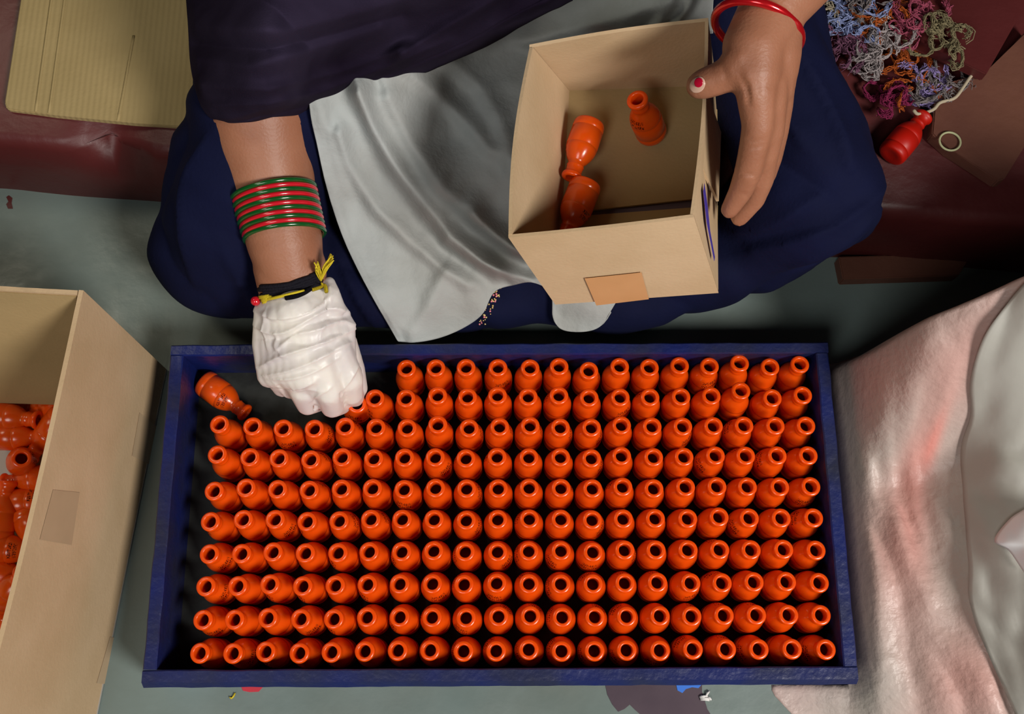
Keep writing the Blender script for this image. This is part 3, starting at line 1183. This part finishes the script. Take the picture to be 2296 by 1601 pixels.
TF = [([(1790, 120), (1835, 210), (1880, 310), (1905, 380)], .008, 20), ([(1700, 110), (1740, 220), (1800, 330)], .006, 18),
      ([(1985, 415), (1900, 480), (1800, 530), (1690, 560)], .007, 26), ([(1960, 470), (1880, 540), (1780, 590)], .005, 24), ([(1650, 520), (1740, 500), (1840, 440)], .005, 16),
      ([(470, 300), (420, 400), (410, 520), (440, 640)], .006, 24), ([(500, 560), (560, 660), (650, 720)], .006, 24), ([(750, 560), (790, 650), (850, 740)], .006, 16)]
crease(tr, TF, .1)
to = world_mesh('trousers', tr, M_NAVY, person)
TT = bvh(tr)

# lap height lattice for the apron
HN = 110
HX0, HX1, HY0, HY1 = -.45, .55, .10, .80
Hh = [[0] * (HN + 1) for _ in range(HN + 1)]
for j in range(HN + 1):
    for i in range(HN + 1):
        x = HX0 + (HX1 - HX0) * i / HN
        y = HY0 + (HY1 - HY0) * j / HN
        r = TT.ray_cast(V(x, y, .9), V(0, 0, -1))
        Hh[j][i] = max(r[0].z if r[0] else 0, .035 + .115 * ss(.20, .31, y) + .12 * ss(.42, .65, y))
H0 = [r[:] for r in Hh]
for _ in range(24):
    H2 = [r[:] for r in Hh]
    for j in range(1, HN):
        for i in range(1, HN):
            H2[j][i] = max(H0[j][i], (Hh[j][i] * 2 + Hh[j - 1][i] + Hh[j + 1][i] + Hh[j][i - 1] + Hh[j][i + 1]) / 6)
    Hh = H2


def lap(x, y):
    u = (x - HX0) / (HX1 - HX0) * HN
    v = (y - HY0) / (HY1 - HY0) * HN
    u = max(0, min(HN - .001, u))
    v = max(0, min(HN - .001, v))
    i, j = int(u), int(v)
    a, b = u - i, v - j
    return (Hh[j][i] * (1 - a) + Hh[j][i + 1] * a) * (1 - b) + (Hh[j + 1][i] * (1 - a) + Hh[j + 1][i + 1] * a) * b


def coons(top, bot, left, right, u, v):
    def s(c, t):
        k = t * (len(c) - 1)
        i = min(int(k), len(c) - 2)
        return c[i].lerp(c[i + 1], k - i)
    a = s(top, u) * (1 - v) + s(bot, u) * v
    b = s(left, v) * (1 - u) + s(right, v) * u
    c = (top[0] * (1 - u) + top[-1] * u) * (1 - v) + (bot[0] * (1 - u) + bot[-1] * u) * v
    return a + b - c


aT = spline([(690, -160, 0), (900, -160, 0), (1300, -160, 0), (1630, -160, 0)], 40)
aL = spline([(690, -160, 0), (690, 100, 0), (694, 240, 0), (712, 330, 0), (735, 430, 0), (772, 540, 0), (826, 650, 0), (892, 766, 0)], 60)
aR = spline([(1630, -160, 0), (1600, 0, 0), (1600, 150, 0), (1590, 350, 0), (1520, 520, 0), (1420, 620, 0), (1368, 700, 0)], 60)
aB = spline([(892, 766, 0), (930, 768, 0), (985, 758, 0), (1040, 735, 0), (1082, 704, 0), (1108, 655, 0), (1150, 640, 0), (1196, 634, 0), (1238, 660, 0), (1242, 715, 0), (1262, 740, 0), (1310, 744, 0), (1346, 732, 0), (1368, 700, 0)], 80)
# fold lines in the apron: photo points, ridge height, width
FOLDS = [([(800, 208), (835, 290), (880, 370), (940, 450), (1010, 530), (1080, 590), (1115, 612)], .020, .012),
         ([(870, 220), (920, 320), (990, 420), (1070, 500), (1150, 560)], .014, .016),
         ([(760, 300), (785, 380), (840, 470), (920, 545), (990, 600), (1050, 640)], .010, .010),
         ([(1000, 540), (1080, 590), (1150, 620), (1200, 632)], .014, .008),
         ([(1060, 480), (1110, 530), (1180, 580)], .012, .008),
         ([(990, 620), (965, 680), (925, 745)], .006, .012),
         ([(1000, 130), (1080, 200), (1130, 300), (1150, 380)], .010, .012),
         ([(900, 150), (1000, 230), (1100, 340)], .009, .010),
         ([(720, 240), (745, 340), (775, 430)], .004, .008),
         ([(1470, 70), (1500, 20), (1520, -40)], .010, .007),
         ([(1515, 60), (1545, 20), (1565, -40)], .012, .006),
         ([(1180, 95), (1400, 40), (1520, 0)], .010, .010)]
FW = []
ASYM = True
for pts, amp, wd in FOLDS:
    FW.append(([Vector((p[0], p[1])) for p in pts], amp, wd * 2400))


def fold_h(px, py):
    h = 0
    q = Vector((px, py))
    amp_k = 1.7
    for pts, amp, wd in FW:
        best, sg = 1e9, 1
        for a, b in zip(pts, pts[1:]):
            ab = b - a
            t = max(0, min(1, (q - a).dot(ab) / ab.length_squared))
            r = q - a - ab * t
            if r.length < best:
                best = r.length
                sg = ab.x * r.y - ab.y * r.x
        k = wd * ((.55 if sg > 0 else 1.25) if ASYM else 1)
        h += amp * amp_k * (math.exp(-(best / k) ** 2) * .5 + .5 * math.exp(-best / k * 1.3))
    return h


NU, NV = 130, 130
Z = []
Q = []
for j in range(NV + 1):
    zr, qr = [], []
    for i in range(NU + 1):
        q = coons(aT, aB, aL, aR, i / NU, j / NV)
        z = .45
        while z > .03:
            p = U(q.x, q.y, z)
            if lap(p.x, p.y) + .006 >= z:
                break
            z -= .003
        zr.append(z)
        qr.append(q)
    Z.append(zr)
    Q.append(qr)
for _ in range(6):
    Z2 = [r[:] for r in Z]
    for j in range(1, NV):
        for i in range(1, NU):
            Z2[j][i] = (Z[j][i] * 2 + Z[j - 1][i] + Z[j + 1][i] + Z[j][i - 1] + Z[j][i + 1]) / 6
    Z = Z2
HZ = []
for j in range(NV + 1):
    row = []
    for i in range(NU + 1):
        q = Q[j][i]
        cr = noise.noise(Vector((q.x * .012, q.y * .008, 4))) * .006 + noise.noise(Vector((q.x * .035, q.y * .03, 9))) * .0022
        edge = min(1, min(i / 6, (NV - j) / 6))
        hm = .0025 * math.exp(-((i / NU - .022) / .006) ** 2)
        row.append(Z[j][i] + fold_h(q.x, q.y) + cr * edge + .006 + hm)
    HZ.append(row)
for j in range(NV + 1):
    for i in range(NU + 1):
        p = U(Q[j][i].x, Q[j][i].y, .188)
        if .02 < p.x < .235 and .13 < p.y < .40:
            HZ[j][i] = min(HZ[j][i], .186)
        elif -.01 < p.x < .265 and .10 < p.y < .43:
            HZ[j][i] = min(HZ[j][i], .198)
for _ in range(3):
    Z2 = [r[:] for r in HZ]
    for j in range(NV + 1):
        for i in range(NU + 1):
            j0, j1, i0, i1 = max(0, j - 1), min(NV, j + 1), max(0, i - 1), min(NU, i + 1)
            Z2[j][i] = (HZ[j][i] * 2 + HZ[j0][i] + HZ[j1][i] + HZ[j][i0] + HZ[j][i1]) / 6
    HZ = Z2
bm = bmesh.new()
g = [[bm.verts.new(U(Q[j][i].x, Q[j][i].y, HZ[j][i])) for i in range(NU + 1)] for j in range(NV + 1)]
for j in range(NV):
    for i in range(NU):
        bm.faces.new((g[j][i], g[j][i + 1], g[j + 1][i + 1], g[j + 1][i]))
ap = from_bm('apron', bm, M_APRON, person)
u_ = ap.modifiers.new('s', 'SUBSURF')
u_.levels = u_.render_levels = 1
s_ = ap.modifiers.new('t', 'SOLIDIFY')
s_.thickness = .0012
ap['label'] = 'pale grey-blue cotton apron creased over the lap'

# shirt on the trunk (outside the frame)
bm = Blob()
limb(bm, [(V(.03, .66, .27), .125), (V(.03, .66, .36), .12), (V(.03, .62, .50), .115), (V(.03, .60, .56), .10)], .4)
limb(bm, [(V(-.13, .59, .575), .062), (V(.19, .59, .575), .062)], .4)
limb(bm, [(V(.19, .59, .57), .060), (V(.33, .53, .43), .056)], .4)
limb(bm, [(V(-.13, .59, .57), .060), (V(-.20, .51, .42), .056)], .4)
world_mesh('shirt', remesh(bm, .007, 4), M_KURTA, person)

# shawl: falls from the shoulder over the upper arm and across the chest
sT = spline([(400, -620, .56), (650, -660, .66), (900, -660, .68), (1300, -640, .66)], 40)
sL = spline([(400, -620, .56), (404, -300, .42), (414, -60, .325), (422, 60, .295), (428, 150, .275), (446, 225, .255), (466, 258, .245), (486, 269, .24)], 60)
sB = spline([(486, 269, .24), (530, 273, .262), (590, 262, .274), (640, 252, .268), (700, 237, .245), (790, 211, .235), (860, 178, .25), (950, 140, .265), (1050, 96, .285), (1150, 38, .31), (1250, -12, .33)], 70)
sR = spline([(1300, -640, .66), (1310, -400, .56), (1300, -200, .46), (1275, -80, .36), (1250, -12, .33)], 50)
SHF = [([(430, 130), (560, 150), (700, 110), (850, 60)], .010, .014), ([(440, 190), (600, 200), (760, 160), (900, 110)], .009, .010),
       ([(440, 60), (640, 70), (900, 0), (1100, -60)], .012, .02), ([(480, 235), (600, 232), (720, 205), (860, 150), (1000, 90)], .006, .006),
       ([(500, -60), (620, 20), (700, 120), (690, 200)], -.006, .012), ([(440, 100), (600, 110), (760, 70), (900, 30)], -.008, .010),
       ([(900, 120), (1000, 60), (1120, -10)], .010, .009)]
FWs = [([Vector((p[0], p[1])) for p in pts], amp, wd * 2500) for pts, amp, wd in SHF]
keep = FW
FW = FWs
ASYM = False
bm = bmesh.new()
g = []
NU, NV = 150, 120
for j in range(NV + 1):
    row = []
    for i in range(NU + 1):
        q = coons(sT, sB, sL, sR, i / NU, j / NV)
        z = q.z
        # belly over the arm
        z += .030 * math.exp(-((q.x - 600) / 110) ** 2) * ss(1.0, .90, j / NV)
        cr = noise.noise(Vector((q.x * .006, q.y * .012, 14))) * .010 + noise.noise(Vector((q.x * .014, q.y * .02, 2))) * .003
        z += (fold_h(q.x, q.y) + cr) * min(1, (NV - j) / 5) * min(1, i / 4)
        if j >= NV - 2:
            z += .0012
        wob = noise.noise(Vector((q.x * .03, 5, 0))) * 3 * (j / NV) ** 8
        row.append(bm.verts.new(U(q.x, q.y + wob, z)))
    g.append(row)
for j in range(NV):
    for i in range(NU):
        bm.faces.new((g[j][i], g[j][i + 1], g[j + 1][i + 1], g[j + 1][i]))
# turned-down rim on the left and lower edges so the cloth hangs around the arm
rim = [g[j][0] for j in range(NV + 1)] + [g[NV][i] for i in range(1, NU + 1)]
prev = rim
for s in range(1, 5):
    new = []
    for k, v in enumerate(rim):
        inward = Vector((.004 * s, .006 * s, 0))
        new.append(bm.verts.new(v.co + inward + Vector((0, 0, -.010 * s))))
    for a in range(len(rim) - 1):
        bm.faces.new((prev[a], prev[a + 1], new[a + 1], new[a]))
    prev = new
sh = from_bm('shawl', bm, M_SHAWL, person)
u_ = sh.modifiers.new('s', 'SUBSURF')
u_.levels = u_.render_levels = 1
sh.modifiers.new('t', 'SOLIDIFY').thickness = .0012
sh['label'] = 'dark purple-black cotton shawl draped over the arm'
FW = keep

# glove
def glove_input(extra=None):
    bm = Blob()
    for fg in FING[:4]:
        limb(bm, [(U(a, b, z), r + .0005) for a, b, z, r in fg], .22)
    limb(bm, [(U(a, b, z), r + .0005) for a, b, z, r in FING[4]], .25)
    # smooth back of the hand and loose cuff, wider than the wrist
    for f in range(13):
        t = f / 12
        arch = math.sin(math.pi * (.08 + .84 * t))
        x0, y0 = 596 + (724 - 596) * t, 698 - 50 * t
        x1, y1 = 594 + (768 - 594) * t, 770 - 36 * t
        x2, y2 = 605 + (772 - 605) * t, 838 - 22 * t + 14 * arch
        limb(bm, [(U(x0, y0, .140 + .026 * arch), .0115), (U(x1, y1, .124 + .028 * arch), .0125), (U(x2, y2, .108 + .026 * arch), .0125)], .3)
    for f in range(9):
        t = f / 8
        arch = math.sin(math.pi * t)
        limb(bm, [(U(618 + 168 * t, 846 - 10 * t + 16 * arch, .102 + .022 * arch), .0115), (U(634 + 150 * t, 862 - 6 * t + 26 * arch, .088 + .016 * arch), .0105)], .3)
        limb(bm, [(U(600 + 116 * t, 690 - 46 * t, .150 + .018 * math.sin(math.pi * t)), .0085), (U(598 + 124 * t, 712 - 46 * t, .146 + .022 * math.sin(math.pi * t)), .011)], .3)
    limb(bm, [(U(738, 634, .155), .006), (U(742, 660, .156), .009), (U(745, 690, .150), .012)], .3)
    if extra:
        for pts, r in extra:
            limb(bm, [(p, r) for p in pts], .4)
    return bm


GFOLD = [([(575, 700), (620, 712), (670, 704), (712, 688), (748, 662)], .0034, 9), ([(574, 732), (612, 748), (650, 742), (700, 712), (745, 692), (786, 704)], .0040, 9),
         ([(628, 780), (660, 752), (706, 742), (760, 722), (790, 730)], .0034, 8), ([(586, 822), (630, 800), (680, 782), (730, 765), (794, 738)], .0042, 9),
         ([(592, 842), (640, 834), (700, 812), (750, 786), (788, 768)], .0028, 7), ([(600, 850), (650, 850), (700, 836), (760, 802)], .0020, 6),
         ([(650, 770), (700, 772), (740, 752), (775, 748)], -.0022, 10), ([(600, 762), (640, 760), (680, 735)], -.0026, 12), ([(700, 728), (740, 715), (775, 712)], -.0020, 9),
         ([(640, 876), (672, 868), (706, 856)], .0020, 5), ([(622, 866), (632, 876), (640, 890)], -.0024, 6), ([(700, 898), (712, 888), (742, 870)], .0018, 5),
         ([(764, 878), (786, 850), (804, 818)], .0020, 6), ([(620, 745), (618, 775), (640, 800)], .0014, 5), ([(722, 702), (738, 690), (742, 668), (740, 640)], .0022, 6),
         ([(596, 700), (592, 740), (600, 780)], .0016, 6), ([(655, 880), (690, 872), (720, 878)], .0012, 6), ([(740, 700), (720, 740), (715, 770)], .0012, 5),
         ([(703, 895), (706, 915), (708, 935)], -.0024, 5), ([(764, 880), (768, 900), (772, 915)], -.0024, 5)]
gl = remesh(glove_input(), .0015, 9)
crease(gl, GFOLD)
glo = world_mesh('glove', gl, M_GLOVE, person)
glo['label'] = 'wrinkled white latex glove on the hand over the tray'
GT = bvh(gl)

# anklet of beads by the foot
bm1, bm2 = bmesh.new(), bmesh.new()
random.seed(5)
for k in range(46):
    t = random.random()
    px = 1120 - 40 * t + random.uniform(-8, 8)
    py = 645 + 82 * t + random.uniform(-4, 4)
    bmesh.ops.create_icosphere(random.choice((bm1, bm1, bm2)), subdivisions=1, radius=random.uniform(.0008, .0014), matrix=Matrix.Translation((hit(TT, px, py)[0] or U(px, py, .05)) + V(0, 0, .001)))
ank = empty('beaded_trim', (-.01, .2, .03))
ank.parent = person
ank.matrix_parent_inverse = parent_inv(person)
o = from_bm('bead', bm1, M_BEAD, ank)
o['kind'] = 'stuff'
o = from_bm('bead', bm2, M_BEAD2, ank)
o['kind'] = 'stuff'

# ------------------------------------------------------------------ bangles and wrist threads
names = ['green', 'red'] * 5 + ['green']
place = ['nearest the elbow', 'nearest the elbow', 'second green from the elbow', 'second red from the elbow', 'third green from the elbow', 'middle red one of the stack',
         'third green from the glove', 'second red from the glove', 'second green from the glove', 'nearest the glove', 'nearest the glove']
for k in range(11):
    t = k / 10
    zc = .1965 - .020 * t
    Lp = U(521 + 29 * t + (2 if k % 2 else 0), 452 + 90 * t, zc)
    Rp = U(706 + 21 * t, 415 + 101 * t, zc)
    C0 = (Lp + Rp) / 2
    a = (Rp - Lp) / 2
    vdir = (CAMP - C0).normalized()
    vdir = (vdir - a.normalized() * vdir.dot(a.normalized())).normalized()
    ax = (U(583, 262, .222) - U(650, 600, .158)).normalized()
    v = (vdir * math.cos(math.radians(17)) + ax * math.sin(math.radians(17))).normalized() * a.length * .97
    bm = bmesh.new()
    add_tube(bm, [C0 + a * math.cos(q) + v * math.sin(q) for q in [2 * math.pi * i / 72 for i in range(72)]], .0021, 10, closed=True)
    tag(from_bm('bangle', bm, M_GREEN if names[k] == 'green' else M_RED), 'thin glossy %s glass bangle on the gloved arm, %s' % (names[k], place[k]) if k not in (0, 1, 9, 10) else
        'thin glossy %s glass bangle on the gloved arm, %s one %s' % (names[k], names[k], place[k]), 'bangle', 'glass bangles on the forearm')

# red bangle on the other wrist
bm = bmesh.new()
C0 = U(1700, 62, .378)
a = (U(1795, 95, .362) - U(1603, 40, .366)) / 2
C0 = (U(1795, 95, .362) + U(1603, 40, .366)) / 2
v = (U(1712, 8, .405) - C0)
add_tube(bm, [C0 + a * math.cos(q) + v * math.sin(q) for q in [2 * math.pi * i / 80 for i in range(80)]], .0034, 12, closed=True)
tag(from_bm('bangle', bm, M_METRED), 'thick metallic red bangle on the bare wrist holding the box', 'bangle')

# thread bracelet
br = empty('thread_bracelet', U(650, 665, .15))
tag(br, 'black and yellow thread bracelet with tassel and red bead above the glove', 'bracelet')


def cord(px, m, r, off, name, parent, lab=None, strands=1, spread=0):
    bm = bmesh.new()
    for s in range(strands):
        P = []
        for p in spline([(a, b, 0) for a, b in px], 24):
            h, n = hit(BT, p.x + random.uniform(-spread, spread), p.y + (s - (strands - 1) / 2) * spread * 1.6)
            h2, n2 = hit(GT, p.x, p.y)
            if h is None and h2 is None:
                continue
            if h is None or (h2 is not None and (h2 - CAMP).length < (h - CAMP).length):
                h, n = h2, n2
            P.append(h + (CAMP - h).normalized() * off)
        add_tube(bm, P, r, 6)
    o = from_bm(name, bm, m, parent)
    if lab:
        o['label'] = lab
    return o


cord([(566, 652), (600, 652), (650, 646), (700, 628), (722, 618)], M_BLACK, .0022, .002, 'black_thread', br, 'black twisted threads', 4, 4)
cord([(640, 668), (662, 664), (682, 656), (700, 645), (722, 640)], M_BLACK, .0024, .003, 'black_thread', br, 'black twisted threads', 2, 4)
cord([(578, 674), (600, 671), (640, 662), (682, 652)], M_YEL, .0014, .0045, 'yellow_thread', br, 'yellow flat strands', 6, 2)
cord([(700, 650), (715, 645), (728, 640), (732, 655)], M_YEL, .0018, .004, 'yellow_thread', br, 'yellow flat strands', 3, 3)
bm = bmesh.new()
bmesh.ops.create_icosphere(bm, subdivisions=3, radius=.0045, matrix=Matrix.Translation(U(573, 675, .158)))
from_bm('bead', bm, M_RED, br)['label'] = 'red round bead'
bm = bmesh.new()
k0, _ = hit(BT, 722, 636)
k0 = (k0 or U(722, 636, .165)) + V(0, 0, .006)
for s in range(26):
    side = s % 2
    ex_, ey_ = (712 + random.uniform(-8, 8), 592 + random.uniform(-6, 14)) if side == 0 else (743 + random.uniform(-6, 8), 572 + random.uniform(-4, 20))
    e = U(ex_, ey_, .182 + random.uniform(0, .01))
    mid = (k0 + e) / 2 + V(random.uniform(-.002, .002), 0, .004)
    add_tube(bm, spline([tuple(k0), tuple(mid), tuple(e)], 8), .0007, 5)
from_bm('tassel', bm, M_YEL, br)['label'] = 'frayed yellow tassel'

# ------------------------------------------------------------------ box held in the hand
hb = empty('cardboard_box', (.12, .26, .2))
tag(hb, 'small open cardboard box held over the lap with three orange bottles inside', 'box')
TL, TR, BRt, BLt = U(1187, 100, .320), U(1588, 40, .330), U(1556, 487, .325), U(1140, 533, .315)
bBL, bBR = U(1245, 683, .200), U(1611, 657, .208)
bTL, bTR = U(1272, 200, .197), U(1606, 190, .203)
panel('side_panel', bBL, bBR, BRt, BLt, .0028, M_CARD, hb, bulge=.001, nx=24, inward=(0, 1, 0))
panel('side_panel', bTL + V(.001, 0, 0), bTR, TR, TL, .0028, M_CARD, hb, bulge=.002, nx=24, inward=(0, -1, 0))
panel('side_panel', bBL + V(0, .003, 0), bTL + V(0, -.003, 0), TL + V(0, -.003, 0), BLt + V(0, .003, 0), .0028, M_CARD, hb, bulge=.005, nx=24, inward=(1, 0, 0))
panel('side_panel', bBR + V(0, .003, 0), bTR + V(0, -.003, 0), TR + V(0, -.003, 0), BRt + V(0, .003, 0), .0028, M_CARD, hb, bulge=.003, nx=24, inward=(-1, 0, 0))
# two bottom flaps with the gap between them
zf = V(0, 0, .004)
l1, r1_ = bTL.lerp(bBL, .60), bTR.lerp(bBR, .58)
l2, r2_ = bTL.lerp(bBL, .615), bTR.lerp(bBR, .60)
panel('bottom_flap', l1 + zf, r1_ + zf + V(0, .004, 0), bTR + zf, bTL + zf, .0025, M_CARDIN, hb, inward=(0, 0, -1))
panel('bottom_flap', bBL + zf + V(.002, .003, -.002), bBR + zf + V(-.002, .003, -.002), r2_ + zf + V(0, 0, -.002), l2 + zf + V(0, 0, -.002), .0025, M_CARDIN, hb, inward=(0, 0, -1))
panel('bottom_flap', bBL.lerp(bTL, .25) + V(.002, 0, .0005), bBR.lerp(bTR, .25) + V(-.002, 0, .0005), bTR.lerp(bBR, .25) + V(-.002, 0, .0005), bTL.lerp(bBL, .25) + V(.002, 0, .0005), .0015, M_SCR_SHADE, hb, inward=(0, 0, -1))['label'] = 'inner flap coloured dark for the shade in the gap'  # panel added under the flaps, painted dark so the gap reads as shade
# outer flap folded down on the hand side
q0, q1 = TR.lerp(BRt, .36), TR.lerp(BRt, .72)
p0, p1 = bTR.lerp(bBR, .36), bTR.lerp(bBR, .72)
off = V(.0055, 0, 0)
panel('folded_flap', q0.lerp(p0, .62) + off, q1.lerp(p1, .55) + off, q1 + off * .5 + V(0, 0, -.012), q0 + off * .6 + V(0, 0, -.010), .0022, M_CARD, hb, inward=(1, 0, 0))


def face_quad(name, c00, c10, c11, c01, uvs, m, off=.0007, label=None, th=.0003):
    """thin piece on a flat face; uvs are positions inside the face (0..1)"""
    n = (c10 - c00).cross(c01 - c00).normalized()
    if n.dot(CAMP - c00) < 0:
        n = -n
    P = [c00.lerp(c10, u).lerp(c01.lerp(c11, u), v) + n * off for u, v in uvs]
    bm = bmesh.new()
    add_prism(bm, P, [p + n * th for p in P])
    o = from_bm(name, bm, m, hb, smooth=False)
    if label:
        o['label'] = label
    return o


# tape on the front, ink on the right side
face_quad('tape_strip', bBL, bBR, BRt, BLt, [(.245, -.03), (.575, .01), (.605, .40), (.27, .385)], M_TAPE, .0016, 'orange-brown tape patch')
face_quad('ink_mark', bBR, bTR, TR, BRt, [(.03, .36), (.055, .34), (.10, .56), (.17, .70), (.215, .86), (.17, .88), (.09, .70)], M_INK, .0030, 'purple marker stroke')
for k in range(9):
    u = .27 + .035 * k
    v = .62 - .02 * k + .03 * (k % 2)
    face_quad('ink_scribble', bBR, bTR, TR, BRt, [(u, v), (u + .008, v), (u + .035, v + .12), (u + .025, v + .13)], M_SCR_SHADE, .0028)

bz = .2045
lying((1462, 300), (1428, 222), bz + .002, bz + .056, 'orange bottle standing in the small held box')
lying((1318, 290), (1286, 385), bz + .0165, bz + .0165, 'upper orange bottle lying along the left wall inside the held box', 'bottles lying in the held box')
lying((1308, 428), (1272, 520), bz + .0165, bz + .0165, 'lower orange bottle lying along the left wall inside the held box', 'bottles lying in the held box')

# ------------------------------------------------------------------ yarn waste
random.seed(21)
YC = {'pale blue': (.30, .36, .62), 'white': (.38, .33, .33), 'cream': (.50, .42, .30), 'pink': (.36, .07, .12), 'orange': (.42, .09, .015), 'lavender': (.32, .25, .52),
      'olive': (.24, .20, .11), 'magenta': (.25, .02, .08), 'grey': (.22, .19, .19), 'mauve': (.20, .08, .14)}
YM = {k: mat('yarn_' + k.replace(' ', '_'), tuple(.8 * q for q in c), .85, .2) for k, c in YC.items()}
CL = [('pale blue', (1905, 45), (55, 50), 60, 'pale blue yarn tangle nearest the red bangle'),
      ('cream', (1838, 70), (20, 38), 22, 'cream yarn strand clump at the left end of the waste heap'),
      ('white', (1970, 85), (45, 28), 46, 'loopy off-white yarn tangle in the middle of the heap'),
      ('pink', (2030, 45), (45, 30), 46, 'pink yarn tangle behind the off-white one'),
      ('mauve', (1885, 105), (42, 38), 46, 'mauve yarn tangle beside the navy knee'),
      ('orange', (1965, 45), (38, 30), 34, 'rust orange yarn clump at the middle of the heap'),
      ('olive', (2115, 85), (38, 48), 40, 'olive-grey yarn tuft at the right of the heap'),
      ('orange', (2032, 160), (20, 42), 34, 'bright orange yarn tuft at the front of the heap'),
      ('lavender', (2072, 192), (24, 46), 42, 'lavender yarn tuft beside the orange one'),
      ('grey', (2130, 185), (42, 34), 46, 'grey looped yarn tangle beside the thick cream cord'),
      ('magenta', (1995, 225), (44, 18), 30, 'magenta yarn wisps at the front edge'),
      ('white', (1930, 150), (18, 36), 22, 'thin white yarn loop hanging near the navy knee'),
      ('grey', (1935, 8), (60, 22), 34, 'grey yarn wisps along the top edge of the photo')]
for cname, (cx, cy), (rx, ry), n, lab in CL:
    bm = bmesh.new()
    for s in range(max(6, n // 3)):
        x, y = cx + random.gauss(0, rx * .5), cy + random.gauss(0, ry * .5)
        dr = random.uniform(0, 6.28)
        curl = random.choice((-1, 1)) * random.uniform(.12, .55)
        z = SH + .006 + (.034 if cy < 120 else .002) + random.random() * .012
        base = []
        for k in range(random.randint(9, 16)):
            base.append((x, y, z))
            dr += curl + random.uniform(-.5, .5)
            x += math.cos(dr) * 7
            y += math.sin(dr) * 7
        for q in range(13):
            j0 = random.uniform(1, 5)
            sd = random.random() * 99
            L = []
            for k, (bx_, by_, bz_) in enumerate(base):
                f = .25 + 1.6 * abs(k / len(base) - .35)
                wv = noise.noise_vector(Vector((k * .45, sd, s)))
                L.append(U(bx_ + wv.x * 17 * f, by_ + wv.y * 17 * f, max(SH + .0045, bz_ + wv.z * .008)))
            a0 = random.randint(0, 3)
            add_tube(bm, L[a0:], random.choice((.0003, .0004, .0006)), 4)
    o = from_bm('yarn_tangle', bm, YM[cname])
    tag(o, lab, 'yarn', 'yarn waste on the step')
bm = bmesh.new()
add_tube(bm, [U(p.x, p.y, SH + .021) for p in spline([(2048, 247, 0), (2060, 256, 0), (2092, 246, 0), (2108, 230, 0), (2140, 220, 0), (2160, 195, 0), (2176, 172, 0), (2190, 160, 0)], 30)], .0017, 8)
tag(from_bm('cotton_cord', bm, YM['cream']), 'thick cream cord curving along the front of the yarn waste', 'cord')

# small scraps on the floor in front of the tray
bm = bmesh.new()
add_tube(bm, [U(x, y, .0012) for x, y in ((515, 1563), (519, 1566), (523, 1562), (527, 1554))], .0009, 6)
tag(from_bm('thread_scrap', bm, M_YEL), 'tiny yellow thread scrap on the floor before the tray', 'scrap')
bm = bmesh.new()
for a, b in (((1569, 1563), (1586, 1561)), ((1570, 1566), (1592, 1567)), ((1571, 1569), (1590, 1570)), ((1583, 1561), (1590, 1550)), ((1588, 1563), (1594, 1569)), ((1572, 1560), (1582, 1566))):
    add_tube(bm, [U(*a, .0016), U((a[0] + b[0]) / 2, (a[1] + b[1]) / 2 - 1, .003), U(*b, .0016)], .0011, 6)
tag(from_bm('paper_scrap', bm, M_WHITE), 'tiny crumpled white scrap on the dark floor patch', 'scrap')
